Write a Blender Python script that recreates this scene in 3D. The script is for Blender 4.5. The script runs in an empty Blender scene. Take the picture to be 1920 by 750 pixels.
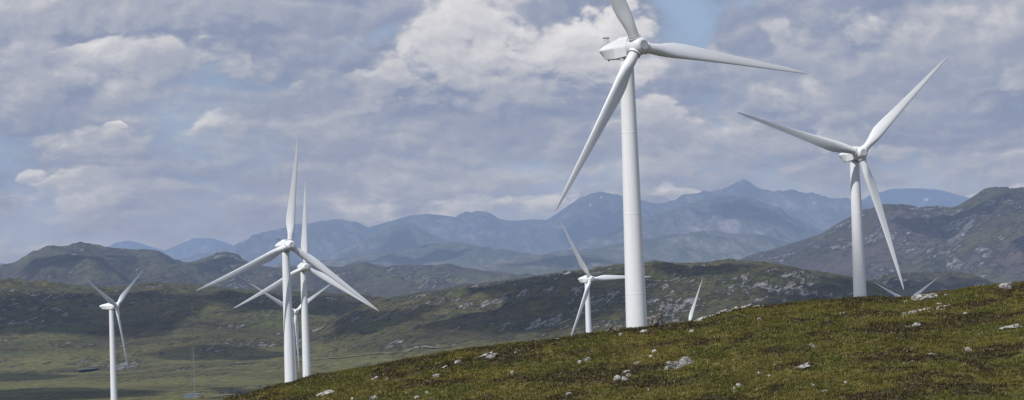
import bpy, bmesh, math, random
import numpy as np
from mathutils import Vector, Matrix, Euler

random.seed(7)
SC = bpy.context.scene
COL = SC.collection
R_ = math.radians

# ------------------------------------------------------------------ camera
F_PX = 5333.0                      # 100 mm lens, photograph 1920 px wide
ROLL = R_(2.1)
PITCH = math.atan((560 - 375) / F_PX)
cam_d = bpy.data.cameras.new('camera')
cam_d.sensor_width = 36.0
cam_d.lens = F_PX * 36.0 / 1920.0
cam_d.clip_start = 1.0
cam_d.clip_end = 200000.0
cam = bpy.data.objects.new('camera', cam_d)
COL.objects.link(cam)
rt0 = Vector((1, 0, 0))
fw = Vector((0, math.cos(PITCH), math.sin(PITCH)))
up0 = Vector((0, -math.sin(PITCH), math.cos(PITCH)))
rt = math.cos(ROLL) * rt0 - math.sin(ROLL) * up0
up = math.sin(ROLL) * rt0 + math.cos(ROLL) * up0
cam.matrix_world = Matrix(((rt.x, up.x, -fw.x, 0), (rt.y, up.y, -fw.y, 0), (rt.z, up.z, -fw.z, 0), (0, 0, 0, 1)))
SC.camera = cam


def ray(u, v):
    """slopes (x/y, z/y) of the sight line through a point of the photograph"""
    xc = (u - 960) / F_PX
    yc = -(v - 375) / F_PX
    h = xc * math.cos(ROLL) + yc * math.sin(ROLL)
    e = -xc * math.sin(ROLL) + yc * math.cos(ROLL)
    y = math.cos(PITCH) - e * math.sin(PITCH)
    z = math.sin(PITCH) + e * math.cos(PITCH)
    return h / y, z / y


def to_az(pts):
    a = sorted(ray(u, v) for u, v in pts)
    return np.array([p[0] for p in a]), np.array([p[1] for p in a])


# sun: high, behind the camera to the left
SUN_EL, SUN_AZ = R_(52), R_(44)
SUN = Vector((-math.sin(SUN_AZ) * math.cos(SUN_EL), -math.cos(SUN_AZ) * math.cos(SUN_EL), math.sin(SUN_EL)))

# ------------------------------------------------------------------ numpy noise
def _hash(ix, iy, seed):
    n = (ix.astype(np.int64) * 374761393 + iy.astype(np.int64) * 668265263 + seed * 974634777) & 0x7fffffff
    n = ((n ^ (n >> 13)) * 1274126177) & 0x7fffffff
    n = ((n ^ (n >> 16)) * 2246822519) & 0x7fffffff
    return (n & 0xffff) / 65535.0 * 2 * math.pi


def gnoise(x, y, seed=0):
    xi, yi = np.floor(x), np.floor(y)
    fx, fy = x - xi, y - yi
    u = fx * fx * fx * (fx * (fx * 6 - 15) + 10)
    v = fy * fy * fy * (fy * (fy * 6 - 15) + 10)
    def g(a, b):
        t = _hash(xi + a, yi + b, seed)
        return np.cos(t) * (fx - a) + np.sin(t) * (fy - b)
    n00, n10, n01, n11 = g(0, 0), g(1, 0), g(0, 1), g(1, 1)
    return 1.5 * ((n00 * (1 - u) + n10 * u) * (1 - v) + (n01 * (1 - u) + n11 * u) * v)


def fbm(x, y, octs=4, seed=0, rough=0.5, ridged=False):
    s = np.zeros(np.broadcast(x, y).shape)
    a, t = 1.0, 0.0
    for o in range(octs):
        n = gnoise(x * 2 ** o + 17.3 * o, y * 2 ** o - 9.1 * o, seed + o)
        s = s + a * ((1 - 2 * np.abs(n)) if ridged else n)
        t += a
        a *= rough
    return s / t


def sstep(a, b, x):
    t = np.clip((x - a) / (b - a), 0, 1)
    return t * t * (3 - 2 * t)


def smax(a, b, k):
    return 0.5 * (a + b + np.sqrt((a - b) ** 2 + k * k))


# ------------------------------------------------------------------ terrain heights
CREST_Y = 525.0
CREST = [(-900, 900), (-300, 850), (0, 815), (300, 772), (400, 754), (420, 748), (460, 738), (500, 727), (560, 712), (600, 702), (650, 692), (700, 683), (800, 666),
         (860, 654), (900, 648), (950, 643), (1000, 639), (1070, 628), (1120, 621), (1180, 614), (1230, 609), (1260, 603), (1300, 599), (1330, 592), (1360, 583),
         (1400, 574), (1430, 573), (1480, 568), (1520, 563), (1570, 559), (1610, 556), (1650, 555), (1690, 556),
         (1720, 553), (1760, 546), (1800, 539), (1840, 534), (1880, 531), (1920, 527), (2100, 512), (2500, 495), (3200, 480)]
C_AZ, C_EL = to_az([(u, v + 5.5) for u, v in CREST])
C_COR = np.zeros_like(C_AZ)


def crest_shape(t):
    return -0.095 * (np.sqrt(t * t + 15.0 ** 2) - 15.0) + 0.035 * t


def crest_z(x):
    return np.interp(x / CREST_Y, C_AZ, C_EL * CREST_Y + C_COR)


BASE_Y = np.array([0, 525, 800, 1000, 1320, 1600, 1900, 2300, 2800, 3300, 4000, 6000])
BASE_Z = np.array([-9, -9, -23, -38, -43, -50, -59, -60, -53, -44, -40, -50])
R1 = to_az([(-900, 500), (-300, 512), (0, 526), (60, 530), (110, 533), (200, 540), (290, 534), (330, 535), (400, 539), (480, 546),
            (600, 550), (690, 556), (760, 572), (850, 600), (1000, 640), (1300, 660), (2600, 640)])
R2 = to_az([(-900, 694), (300, 669), (480, 644), (560, 622), (620, 596), (690, 569), (740, 558), (800, 548), (888, 535), (960, 526), (1019, 517), (1070, 510), (1100, 508), (1130, 502),
            (1165, 496), (1190, 494), (1240, 492), (1290, 494), (1320, 493), (1360, 489), (1385, 490), (1420, 492), (1460, 498), (1500, 505), (1530, 509), (1560, 513), (1600, 520), (1630, 527), (1655, 535), (1680, 550),
            (1720, 582), (1800, 619), (2300, 640), (3000, 640)])


def ground_z(x, y, detail=True):
    """the moor: knoll under the camera, near hillside with its crest, valley, the two ridges behind it"""
    base = np.interp(y, BASE_Y, BASE_Z)
    und = fbm(x / 260.0, y / 330.0, 4, 3)
    base = base + und * 7.0 * sstep(900, 2000, y)
    near = crest_z(x) + crest_shape(y - CREST_Y)
    w = sstep(620, 1000, y)
    z = near * (1 - w) + base * w
    knoll = -1.7 - 0.058 * np.abs(y) - 0.0004 * x * x * 0.1
    z = np.where(y < 420, smax(z, knoll - 30 * sstep(330, 420, y), 3.0), z)
    for (az, el), y0, y1, y2, seed, pw in ((R1, 2750, 3900, 4600, 11, 1.1), (R2, 2350, 3350, 4200, 23, 1.25)):
        zr = np.interp(x / np.maximum(y, 1.0), az, el) * y1
        warp = fbm(x / 420.0, y / 420.0, 3, seed) * 0.22
        t = np.clip((y - y0) / (y1 - y0), 0, 1.0)
        t = np.clip(t + warp * t * (1 - t) * 2.2, 0, 1)
        f = np.sin(t ** pw * math.pi / 2)
        back = sstep(y1, y2, y)
        rb = -62.0
        hz = rb + (zr - rb) * f * (1 - back)
        knob = fbm(x / 130.0, y / 110.0, 5, seed + 5, 0.55) + 0.8 * fbm(x / 60.0, y / 60.0, 4, seed + 9, 0.55, True) - 0.3
        hz = hz + knob * 13.0 * f * (0.18 + 0.82 * (1 - sstep(0.72, 1.0, t))) * (1 - back)
        z = np.where(y > 1800, smax(z, hz, 4.0), z)
    if detail:
        z = z + fbm(x / 28.0, y / 28.0, 3, 41) * 0.8 * sstep(700, 1500, y)
    return z


# make the crest's real skyline follow its profile
_hh = C_AZ[:, None]
_yy = np.linspace(380, 620, 241)[None, :]
for _ in range(4):
    _xx = _hh * _yy
    _zz = crest_z(_xx) + crest_shape(_yy - CREST_Y)
    C_COR = C_COR + (C_EL - (_zz / _yy).max(axis=1)) * CREST_Y


# ------------------------------------------------------------------ mesh helpers
def set_props(o, label=None, cat=None, group=None, kind=None):
    for k, v in (('label', label), ('category', cat), ('group', group), ('kind', kind)):
        if v:
            o[k] = v
    return o


def mesh_obj(name, verts, faces, mat, parent=None, smooth=True):
    me = bpy.data.meshes.new(name)
    me.from_pydata([tuple(v) for v in verts], [], faces)
    me.update()
    if smooth:
        me.polygons.foreach_set('use_smooth', [True] * len(me.polygons))
    o = bpy.data.objects.new(name, me)
    COL.objects.link(o)
    if mat:
        me.materials.append(mat)
    if parent:
        o.parent = parent
    return o


def bm_obj(name, bm, mat, parent=None, smooth=False):
    me = bpy.data.meshes.new(name)
    bm.to_mesh(me)
    bm.free()
    if smooth:
        me.polygons.foreach_set('use_smooth', [True] * len(me.polygons))
    me.materials.append(mat)
    o = bpy.data.objects.new(name, me)
    COL.objects.link(o)
    if parent:
        o.parent = parent
    return o


def fast_mesh(name, co, quads, mat, attrs=None, smooth=True, tris=False):
    n, k = len(quads), quads.shape[1]
    me = bpy.data.meshes.new(name)
    me.vertices.add(len(co))
    me.vertices.foreach_set('co', np.ascontiguousarray(co, dtype=np.float32).ravel())
    me.loops.add(n * k)
    me.loops.foreach_set('vertex_index', np.ascontiguousarray(quads, dtype=np.int32).ravel())
    me.polygons.add(n)
    me.polygons.foreach_set('loop_start', np.arange(0, n * k, k, dtype=np.int32))
    me.polygons.foreach_set('use_smooth', np.full(n, smooth, dtype=bool))
    for an, av in (attrs or {}).items():
        av = np.asarray(av, dtype=np.float32)
        if av.ndim == 1:
            a = me.attributes.new(an, 'FLOAT', 'POINT')
            a.data.foreach_set('value', av)
        else:
            a = me.attributes.new(an, 'FLOAT_COLOR', 'POINT')
            a.data.foreach_set('color', np.concatenate([av, np.ones((len(av), 1), np.float32)], 1).ravel())
    me.update(calc_edges=True)
    me.validate()
    me.materials.append(mat)
    o = bpy.data.objects.new(name, me)
    COL.objects.link(o)
    return o


def grid_faces(nr, nc):
    i = np.arange(nr * nc).reshape(nr, nc)
    return np.stack([i[:-1, :-1], i[:-1, 1:], i[1:, 1:], i[1:, :-1]], -1).reshape(-1, 4)


# ------------------------------------------------------------------ node helpers
class N:
    def __init__(self, tree):
        self.t = tree

    def new(self, kind, **kw):
        n = self.t.nodes.new(kind)
        for k, v in kw.items():
            setattr(n, k, v)
        return n

    def put(self, sock, v):
        if v is None:
            return
        if isinstance(v, bpy.types.NodeSocket):
            self.t.links.new(v, sock)
        elif isinstance(v, (tuple, list)) and len(v) == 3 and sock.type == 'RGBA':
            sock.default_value = (*v, 1)
        else:
            sock.default_value = v

    def m(self, op, a, b=None, c=None, clamp=False):
        n = self.new('ShaderNodeMath', operation=op, use_clamp=clamp)
        for i, v in enumerate((a, b, c)):
            self.put(n.inputs[i], v)
        return n.outputs[0]

    def v(self, op, a, b=None):
        n = self.new('ShaderNodeVectorMath', operation=op)
        self.put(n.inputs[0], a)
        if b is not None:
            self.put(n.inputs[1], b)
        return n.outputs['Value'] if op in ('LENGTH', 'DOT_PRODUCT', 'DISTANCE') else n.outputs[0]

    def xyz(self, x, y, z):
        n = self.new('ShaderNodeCombineXYZ')
        for i, q in enumerate((x, y, z)):
            self.put(n.inputs[i], q)
        return n.outputs[0]

    def sep(self, v):
        n = self.new('ShaderNodeSeparateXYZ')
        self.put(n.inputs[0], v)
        return n.outputs

    def noise(self, vec, scale=1.0, detail=4.0, rough=0.5, dist=0.0, dim='3D'):
        n = self.new('ShaderNodeTexNoise', noise_dimensions=dim)
        self.put(n.inputs['Vector'], vec)
        n.inputs['Scale'].default_value = scale
        n.inputs['Detail'].default_value = detail
        n.inputs['Roughness'].default_value = rough
        n.inputs['Distortion'].default_value = dist
        return n.outputs[0]

    def voro(self, vec, scale, feature='F1', rand=1.0):
        n = self.new('ShaderNodeTexVoronoi', feature=feature)
        self.put(n.inputs['Vector'], vec)
        n.inputs['Scale'].default_value = scale
        n.inputs['Randomness'].default_value = rand
        return n.outputs[0]

    def step(self, x, a, b, lo=0.0, hi=1.0):
        n = self.new('ShaderNodeMapRange', interpolation_type='SMOOTHSTEP')
        for i, q in enumerate((x, a, b, lo, hi)):
            self.put(n.inputs[i], q)
        return n.outputs[0]

    def mix(self, f, a, b, kind='MIX'):
        n = self.new('ShaderNodeMix', data_type='RGBA', blend_type=kind)
        self.put(n.inputs[0], f)
        self.put(n.inputs[6], a)
        self.put(n.inputs[7], b)
        return n.outputs[2]

    def ramp(self, f, stops):
        n = self.new('ShaderNodeValToRGB')
        el = n.color_ramp.elements
        while len(el) < len(stops):
            el.new(0.5)
        for e, (p, c) in zip(el, stops):
            e.position = p
            e.color = (*c, 1)
        self.put(n.inputs[0], f)
        return n.outputs[0]

    def attr(self, name, out='Fac'):
        n = self.new('ShaderNodeAttribute', attribute_name=name)
        return n.outputs[out]

    def bump(self, height, strength=0.5, dist=1.0):
        n = self.new('ShaderNodeBump')
        n.inputs['Strength'].default_value = strength
        n.inputs['Distance'].default_value = dist
        self.put(n.inputs['Height'], height)
        return n.outputs[0]


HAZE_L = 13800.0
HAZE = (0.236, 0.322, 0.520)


def material(name, build, rough=0.9, spec=0.2, haze=True):
    """build(n, pos) -> colour, normal (or None), roughness (or None)"""
    mt = bpy.data.materials.new(name)
    mt.use_nodes = True
    nt = mt.node_tree
    nt.nodes.clear()
    n = N(nt)
    out = n.new('ShaderNodeOutputMaterial')
    bs = n.new('ShaderNodeBsdfPrincipled')
    pos = n.new('ShaderNodeNewGeometry').outputs['Position']
    got = build(n, pos)
    col, nrm, rgh = (list(got) + [None, None])[:3] if isinstance(got, tuple) and len(got) <= 3 and not isinstance(got[0], float) else (got, None, None)
    n.put(bs.inputs['Base Color'], col)
    if nrm is not None:
        n.put(bs.inputs['Normal'], nrm)
    n.put(bs.inputs['Roughness'], rgh if rgh is not None else rough)
    bs.inputs['Specular IOR Level'].default_value = spec
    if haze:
        # aerial haze painted in as blue emission, thickens with distance from the viewpoint
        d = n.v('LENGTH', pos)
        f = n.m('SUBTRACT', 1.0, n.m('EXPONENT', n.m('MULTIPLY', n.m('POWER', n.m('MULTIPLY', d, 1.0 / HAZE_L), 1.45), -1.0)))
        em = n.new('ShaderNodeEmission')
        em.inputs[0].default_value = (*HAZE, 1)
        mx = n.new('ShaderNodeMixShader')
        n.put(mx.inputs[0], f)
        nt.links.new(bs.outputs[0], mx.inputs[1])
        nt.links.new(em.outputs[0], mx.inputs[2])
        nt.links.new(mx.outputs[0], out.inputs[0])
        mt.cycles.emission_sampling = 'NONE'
    else:
        nt.links.new(bs.outputs[0], out.inputs[0])
    return mt


# ------------------------------------------------------------------ materials
def b_moor(n, p):
    big = n.noise(p, 1 / 190.0, 5, 0.55)
    mid = n.noise(p, 1 / 42.0, 6, 0.6)
    fine = n.noise(p, 1 / 7.0, 4, 0.65)
    c = n.ramp(n.m('ADD', n.m('MULTIPLY', big, 0.5), n.m('MULTIPLY', mid, 0.5)),
               [(0.36, (0.026, 0.024, 0.014)), (0.44, (0.050, 0.045, 0.022)), (0.52, (0.062, 0.062, 0.024)), (0.60, (0.088, 0.078, 0.032)), (0.70, (0.130, 0.108, 0.052))])
    green = n.step(n.noise(p, 1 / 110.0, 4, 0.55), 0.54, 0.68)
    c = n.mix(n.m('MULTIPLY', green, 0.45), c, (0.066, 0.098, 0.026))
    low = n.m('MULTIPLY', n.step(n.sep(p)[2], -34.0, -46.0), n.step(n.noise(p, 1 / 150.0, 3, 0.5), 0.36, 0.54))
    c = n.mix(n.m('MULTIPLY', low, 0.55), c, (0.138, 0.136, 0.048))  # sunlit valley strip painted as a brighter colour on low ground
    c = n.mix(0.9, c, n.ramp(fine, [(0.25, (0.25, 0.25, 0.25)), (0.52, (1, 1, 1)), (0.8, (1.7, 1.6, 1.4))]), 'MULTIPLY')
    # bare rock: streaks that follow the dip of the strata
    x, y, z = n.sep(p)
    q = n.xyz(n.m('ADD', n.m('MULTIPLY', x, 1.0), n.m('MULTIPLY', z, -0.8)), n.m('MULTIPLY', y, 0.16), n.m('ADD', n.m('MULTIPLY', z, 2.2), n.m('MULTIPLY', x, -0.75)))
    rk = n.noise(q, 1 / 11.0, 7, 0.68, 0.4)
    rk2 = n.noise(p, 1 / 70.0, 4, 0.55)
    a = n.attr('rock')
    s = n.m('ADD', n.m('ADD', n.m('SUBTRACT', rk, 0.5), n.m('MULTIPLY', n.m('SUBTRACT', rk2, 0.5), 0.75)), n.m('MULTIPLY', a, 0.15))
    f = n.m('MULTIPLY', n.step(s, 0.150, 0.20), n.step(n.noise(q, 1 / 3.2, 4, 0.65), 0.40, 0.52))
    dark = n.step(s, 0.05, 0.15)
    c = n.mix(n.m('MULTIPLY', dark, 0.62), c, (0.026, 0.028, 0.021))
    rc = n.ramp(n.noise(q, 1 / 5.0, 5, 0.7), [(0.3, (0.08, 0.08, 0.085)), (0.48, (0.165, 0.16, 0.165)), (0.70, (0.32, 0.305, 0.30))])
    c = n.mix(f, c, rc)
    hgt = n.m('ADD', n.m('MULTIPLY', mid, 9.0), n.m('ADD', n.m('MULTIPLY', fine, 2.4), n.m('MULTIPLY', dark, 1.8)))
    return c, n.bump(hgt, 0.8, 1.0), None


def b_hill(n, p):
    big = n.noise(p, 1 / 420.0, 5, 0.55)
    mid = n.noise(p, 1 / 90.0, 6, 0.62)
    fine = n.noise(p, 1 / 18.0, 4, 0.65)
    c = n.ramp(n.m('ADD', n.m('MULTIPLY', big, 0.55), n.m('MULTIPLY', mid, 0.45)),
               [(0.36, (0.038, 0.034, 0.022)), (0.47, (0.062, 0.056, 0.032)), (0.56, (0.070, 0.074, 0.032)), (0.68, (0.115, 0.098, 0.058))])
    heath = n.step(n.noise(p, 1 / 330.0, 4, 0.55), 0.44, 0.60)
    c = n.mix(n.m('MULTIPLY', heath, n.m('MULTIPLY', n.attr('heather'), 0.75)), c, (0.085, 0.066, 0.072))
    c = n.mix(0.8, c, n.ramp(fine, [(0.25, (0.4, 0.4, 0.4)), (0.55, (1, 1, 1)), (0.8, (1.4, 1.4, 1.35))]), 'MULTIPLY')
    x, y, z = n.sep(p)
    q = n.xyz(n.m('ADD', n.m('MULTIPLY', x, 1.1), n.m('MULTIPLY', z, -0.9)), n.m('MULTIPLY', y, 0.35), n.m('ADD', n.m('MULTIPLY', z, 2.0), n.m('MULTIPLY', x, -0.7)))
    rk = n.noise(q, 1 / 30.0, 8, 0.70, 0.4)
    s = n.m('ADD', n.m('ADD', n.m('SUBTRACT', rk, 0.5), n.m('MULTIPLY', n.m('SUBTRACT', n.noise(p, 1 / 190.0, 4, 0.58), 0.5), 0.85)), n.m('MULTIPLY', n.attr('rock'), 0.16))
    f = n.m('MULTIPLY', n.step(s, 0.12, 0.20), n.step(n.noise(q, 1 / 7.5, 4, 0.65), 0.42, 0.55))
    dark = n.step(s, 0.02, 0.12)
    c = n.mix(n.m('MULTIPLY', dark, 0.5), c, (0.03, 0.032, 0.027))
    rc = n.ramp(n.noise(q, 1 / 10.0, 5, 0.7), [(0.3, (0.09, 0.09, 0.095)), (0.5, (0.22, 0.21, 0.22)), (0.7, (0.38, 0.36, 0.37))])
    c = n.mix(n.m('MULTIPLY', f, 0.85), c, rc)
    hgt = n.m('ADD', n.m('MULTIPLY', mid, 24.0), n.m('ADD', n.m('MULTIPLY', fine, 6.0), n.m('MULTIPLY', dark, 4.0)))
    return c, n.bump(hgt, 0.8, 1.0), None


def b_mountain(n, p):
    big = n.noise(p, 1 / 1500.0, 5, 0.55)
    mid = n.noise(p, 1 / 260.0, 6, 0.6)
    x, y, z = n.sep(p)
    q = n.xyz(n.m('ADD', x, n.m('MULTIPLY', z, 0.5)), n.m('MULTIPLY', y, 0.25), n.m('MULTIPLY', z, 0.5))
    gul = n.noise(q, 1 / 60.0, 8, 0.72)
    s = n.m('ADD', n.m('ADD', n.m('MULTIPLY', n.m('SUBTRACT', big, 0.5), 0.5), n.m('MULTIPLY', n.m('SUBTRACT', gul, 0.5), 1.0)), n.m('ADD', n.m('MULTIPLY', n.attr('rock'), 0.12), n.m('MULTIPLY', n.m('SUBTRACT', mid, 0.5), 0.45)))
    c = n.ramp(n.m('ADD', s, 0.5), [(0.34, (0.045, 0.055, 0.030)), (0.52, (0.080, 0.085, 0.052)), (0.64, (0.15, 0.14, 0.12)), (0.78, (0.26, 0.24, 0.225))])
    c = n.mix(n.attr('snow'), c, (0.95, 0.95, 0.97))
    hgt = n.m('ADD', n.m('MULTIPLY', mid, 40.0), n.m('MULTIPLY', gul, 26.0))
    return c, n.bump(hgt, 0.4, 1.0), None


def b_turf(n, p):
    x, y, z = n.sep(p)
    heather = n.attr('heather')
    pale = n.attr('pale')
    g1 = n.noise(p, 1 / 9.0, 5, 0.6)
    g2 = n.noise(p, 1 / 1.6, 5, 0.7)
    st = n.noise(n.xyz(n.m('MULTIPLY', x, 2.6), n.m('MULTIPLY', y, 1.2), n.m('MULTIPLY', z, 1.2)), 1.0, 3, 0.7)
    c = n.ramp(g1, [(0.30, (0.047, 0.047, 0.010)), (0.44, (0.077, 0.071, 0.015)), (0.56, (0.108, 0.094, 0.020)), (0.75, (0.148, 0.120, 0.036))])
    green = n.step(n.noise(p, 1 / 14.0, 4, 0.6), 0.52, 0.66)
    c = n.mix(n.m('MULTIPLY', green, 0.5), c, (0.056, 0.082, 0.011))
    hc = n.ramp(n.noise(p, 1 / 2.2, 5, 0.7), [(0.3, (0.024, 0.020, 0.008)), (0.52, (0.046, 0.036, 0.015)), (0.66, (0.090, 0.069, 0.036)), (0.8, (0.24, 0.20, 0.14))])
    c = n.mix(heather, c, hc)
    strawm = n.m('MULTIPLY', n.step(g2, 0.54, 0.68), n.m('ADD', n.m('MULTIPLY', pale, 0.8), 0.10))
    c = n.mix(strawm, c, (0.25, 0.21, 0.13))
    c = n.mix(0.95, c, n.ramp(st, [(0.25, (0.45, 0.45, 0.45)), (0.5, (1.0, 1.0, 1.0)), (0.75, (1.6, 1.55, 1.4))]), 'MULTIPLY')
    hgt = n.m('ADD', n.m('MULTIPLY', g2, 0.35), n.m('MULTIPLY', st, 0.16))
    return c, n.bump(hgt, 0.8, 1.0), None


def b_tuft(n, p):
    return n.attr('tint', 'Color'), None, None


def b_paint(n, p):
    tc = n.new('ShaderNodeTexCoord').outputs['Object']
    x, y, z = n.sep(tc)
    g = n.noise(n.xyz(n.m('MULTIPLY', x, 1.5), n.m('MULTIPLY', y, 1.5), n.m('MULTIPLY', z, 0.12)), 0.9, 5, 0.6)
    c = n.ramp(g, [(0.3, (0.79, 0.81, 0.83)), (0.6, (0.85, 0.865, 0.88))])
    return c, None, None


def b_blade(n, p):
    tc = n.new('ShaderNodeTexCoord').outputs['Object']
    x, y, z = n.sep(tc)
    g = n.noise(n.xyz(x, y, n.m('MULTIPLY', z, 0.15)), 0.9, 4, 0.6)
    c = n.ramp(g, [(0.3, (0.74, 0.76, 0.775)), (0.65, (0.81, 0.825, 0.84))])
    tip = n.step(z, 31.0, 40.0)
    c = n.mix(n.m('MULTIPLY', tip, 0.35), c, (0.45, 0.46, 0.47))
    return c, None, None


def flat(col):
    def b(n, p):
        g = n.noise(p, 3.0, 4, 0.6)
        return n.mix(1.0, col, n.ramp(g, [(0.3, (0.85, 0.85, 0.85)), (0.7, (1.08, 1.08, 1.08))]), 'MULTIPLY'), None, None
    return b


def b_rock(dark, mid, lite, cover):
    def b(n, p):
        g = n.noise(p, 1.6, 6, 0.75)
        l = n.noise(p, 1.25, 7, 0.78)
        c = n.ramp(g, [(0.34, dark), (0.48, mid), (0.62, lite)])
        c = n.mix(n.m('MULTIPLY', n.step(l, 0.52, 0.58), cover), c, (0.030, 0.029, 0.026))
        lich = n.step(n.noise(p, 1.7, 3, 0.5), 0.60, 0.70)
        c = n.mix(n.m('MULTIPLY', lich, 0.18), c, (0.24, 0.22, 0.14))
        return c, n.bump(n.m('ADD', n.m('MULTIPLY', g, 0.3), n.m('MULTIPLY', l, 0.12)), 0.8, 1.0), None
    return b


def b_track(n, p):
    return n.ramp(n.noise(p, 1 / 30.0, 6, 0.75), [(0.38, (0.085, 0.080, 0.042)), (0.52, (0.13, 0.12, 0.075)), (0.70, (0.27, 0.25, 0.19))]), None, None


def b_water(n, p):
    return (n.ramp(n.noise(p, 0.05, 3), [(0.3, (0.17, 0.22, 0.30)), (0.7, (0.20, 0.25, 0.33))]), None, 0.08)


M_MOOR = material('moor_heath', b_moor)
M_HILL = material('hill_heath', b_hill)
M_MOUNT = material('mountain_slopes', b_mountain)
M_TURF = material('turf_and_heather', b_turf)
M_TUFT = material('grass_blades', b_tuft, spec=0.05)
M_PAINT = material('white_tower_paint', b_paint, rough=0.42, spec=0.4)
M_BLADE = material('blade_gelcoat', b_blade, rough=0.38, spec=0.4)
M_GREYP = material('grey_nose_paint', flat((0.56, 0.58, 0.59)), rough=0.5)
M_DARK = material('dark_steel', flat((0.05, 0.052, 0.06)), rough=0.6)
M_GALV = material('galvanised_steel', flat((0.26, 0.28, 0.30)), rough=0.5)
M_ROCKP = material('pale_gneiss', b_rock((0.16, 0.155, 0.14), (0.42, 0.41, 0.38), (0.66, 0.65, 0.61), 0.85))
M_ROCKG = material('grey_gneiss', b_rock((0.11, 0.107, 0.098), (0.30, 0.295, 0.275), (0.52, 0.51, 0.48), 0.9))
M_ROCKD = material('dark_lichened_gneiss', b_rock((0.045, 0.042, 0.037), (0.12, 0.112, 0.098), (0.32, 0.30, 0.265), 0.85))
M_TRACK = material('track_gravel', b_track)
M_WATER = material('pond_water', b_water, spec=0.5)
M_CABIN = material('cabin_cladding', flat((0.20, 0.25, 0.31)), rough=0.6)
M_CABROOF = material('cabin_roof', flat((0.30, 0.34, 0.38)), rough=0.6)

# ------------------------------------------------------------------ world: daylight sky with broken cloud
world = bpy.data.worlds.new('World')
SC.world = world
world.use_nodes = True
wt = world.node_tree
wt.nodes.clear()
w = N(wt)
sky = w.new('ShaderNodeTexSky', sky_type='NISHITA', sun_disc=False, sun_elevation=SUN_EL, sun_rotation=math.pi + SUN_AZ)
sky.air_density = 1.0
sky.dust_density = 1.2
sky.ozone_density = 1.5
D = w.new('ShaderNodeTexCoord').outputs['Generated']
dx, dy, dz = w.sep(D)
ay = w.m('MAXIMUM', w.m('ABSOLUTE', dy), 0.12)
H = w.m('DIVIDE', dx, ay)
EL = w.m('DIVIDE', dz, ay)
V = w.m('MULTIPLY', w.m('SQRT', w.m('MAXIMUM', w.m('ADD', EL, 0.045), 0.0004)), 22.0)
U = w.m('MULTIPLY', H, 19.0)
P0 = w.xyz(U, V, 4.2)
wp = w.noise(P0, 0.9, 4, 0.55)
wp2 = w.noise(w.v('ADD', P0, (7.7, 3.1, 1.0)), 0.9, 4, 0.55)
P = w.v('ADD', P0, w.xyz(w.m('MULTIPLY', w.m('SUBTRACT', wp, 0.5), 0.35), w.m('MULTIPLY', w.m('SUBTRACT', wp2, 0.5), 0.30), 0.0))


def blob(u, v, su, sv, amp):
    h0, e0 = ray(u, v)
    a = w.m('POWER', w.m('ABSOLUTE', w.m('MULTIPLY', w.m('SUBTRACT', HW, h0), F_PX / su)), 2.0)
    b = w.m('POWER', w.m('ABSOLUTE', w.m('MULTIPLY', w.m('SUBTRACT', EW, e0), F_PX / sv)), 2.0)
    return w.m('MULTIPLY', w.m('EXPONENT', w.m('MULTIPLY', w.m('ADD', a, b), -1.0)), amp)


HW = w.m('ADD', H, w.m('MULTIPLY', w.m('SUBTRACT', wp, 0.5), 0.055))
EW = w.m('ADD', EL, w.m('MULTIPLY', w.m('SUBTRACT', wp2, 0.5), 0.035))


def total(items):
    s = None
    for it in items:
        b = blob(*it)
        s = b if s is None else w.m('ADD', s, b)
    return s




def billow(vec):
    t = None
    for sc_, am in ((1.7, 0.50), (3.6, 0.28), (7.4, 0.16), (15.0, 0.09)):
        q = w.m('MULTIPLY', w.m('ABSOLUTE', w.m('SUBTRACT', w.noise(w.v('ADD', vec, (sc_, 2 * sc_, 0.0)), sc_, 1.0, 0.4), 0.5)), 4.0 * am)
        t = q if t is None else w.m('ADD', t, q)
    return t


n1 = w.noise(P, 1.25, 12, 0.58)
n1s = w.noise(w.v('ADD', P, (-0.05, 0.09, 0.0)), 1.25, 12, 0.58)
nb = w.noise(P, 1.0, 4, 0.5)
nbs = w.noise(w.v('ADD', P, (-0.16, 0.34, 0.0)), 1.0, 4, 0.5)
bl0 = billow(P)
bls = billow(w.v('ADD', P, (-0.045, 0.085, 0.0)))
n2 = w.noise(w.v('ADD', P, (3.3, 9.2, 2.0)), 0.55, 3, 0.5)
n3 = w.noise(w.v('ADD', P, (1.3, 5.2, 7.0)), 2.6, 8, 0.6)
dens = w.m('ADD', w.m('ADD', w.m('MULTIPLY', n1, 0.55), w.m('MULTIPLY', n2, 0.45)), w.m('MULTIPLY', bl0, 0.22))
gaps = total([(1290, 25, 62, 60, -0.42), (700, 60, 60, 60, -0.20), (610, 110, 60, 40, -0.12), (1420, 15, 60, 20, -0.10),
              (60, 420, 200, 30, -0.05), (480, 290, 60, 30, -0.08), (960, 120, 300, 130, 0.20), (250, 60, 400, 100, 0.20), (1600, 80, 260, 90, 0.12)])
dens = w.m('ADD', dens, gaps)
cover = w.step(dens, 0.42, 0.58)
relief = w.m('SUBTRACT', n1, n1s)
bil_relief = w.m('SUBTRACT', bl0, bls)
fine_relief = w.m('ADD', w.m('ADD', w.m('MULTIPLY', relief, 0.42), w.m('MULTIPLY', bil_relief, 0.36)), w.m('MULTIPLY', w.m('SUBTRACT', n3, 0.5), 0.16))
big_relief = w.m('SUBTRACT', nb, nbs)
strip = w.noise(w.v('MULTIPLY', P, (0.55, 1.9, 1.0)), 1.3, 6, 0.5)
L = w.m('ADD', w.m('ADD', 0.30, w.m('ADD', w.m('MULTIPLY', big_relief, 0.9), w.m('MULTIPLY', w.m('SUBTRACT', strip, 0.5), 0.45))), w.m('ADD', w.m('MULTIPLY', relief, 0.5), w.m('MULTIPLY', w.m('SUBTRACT', n2, 0.5), 0.3)))
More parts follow.
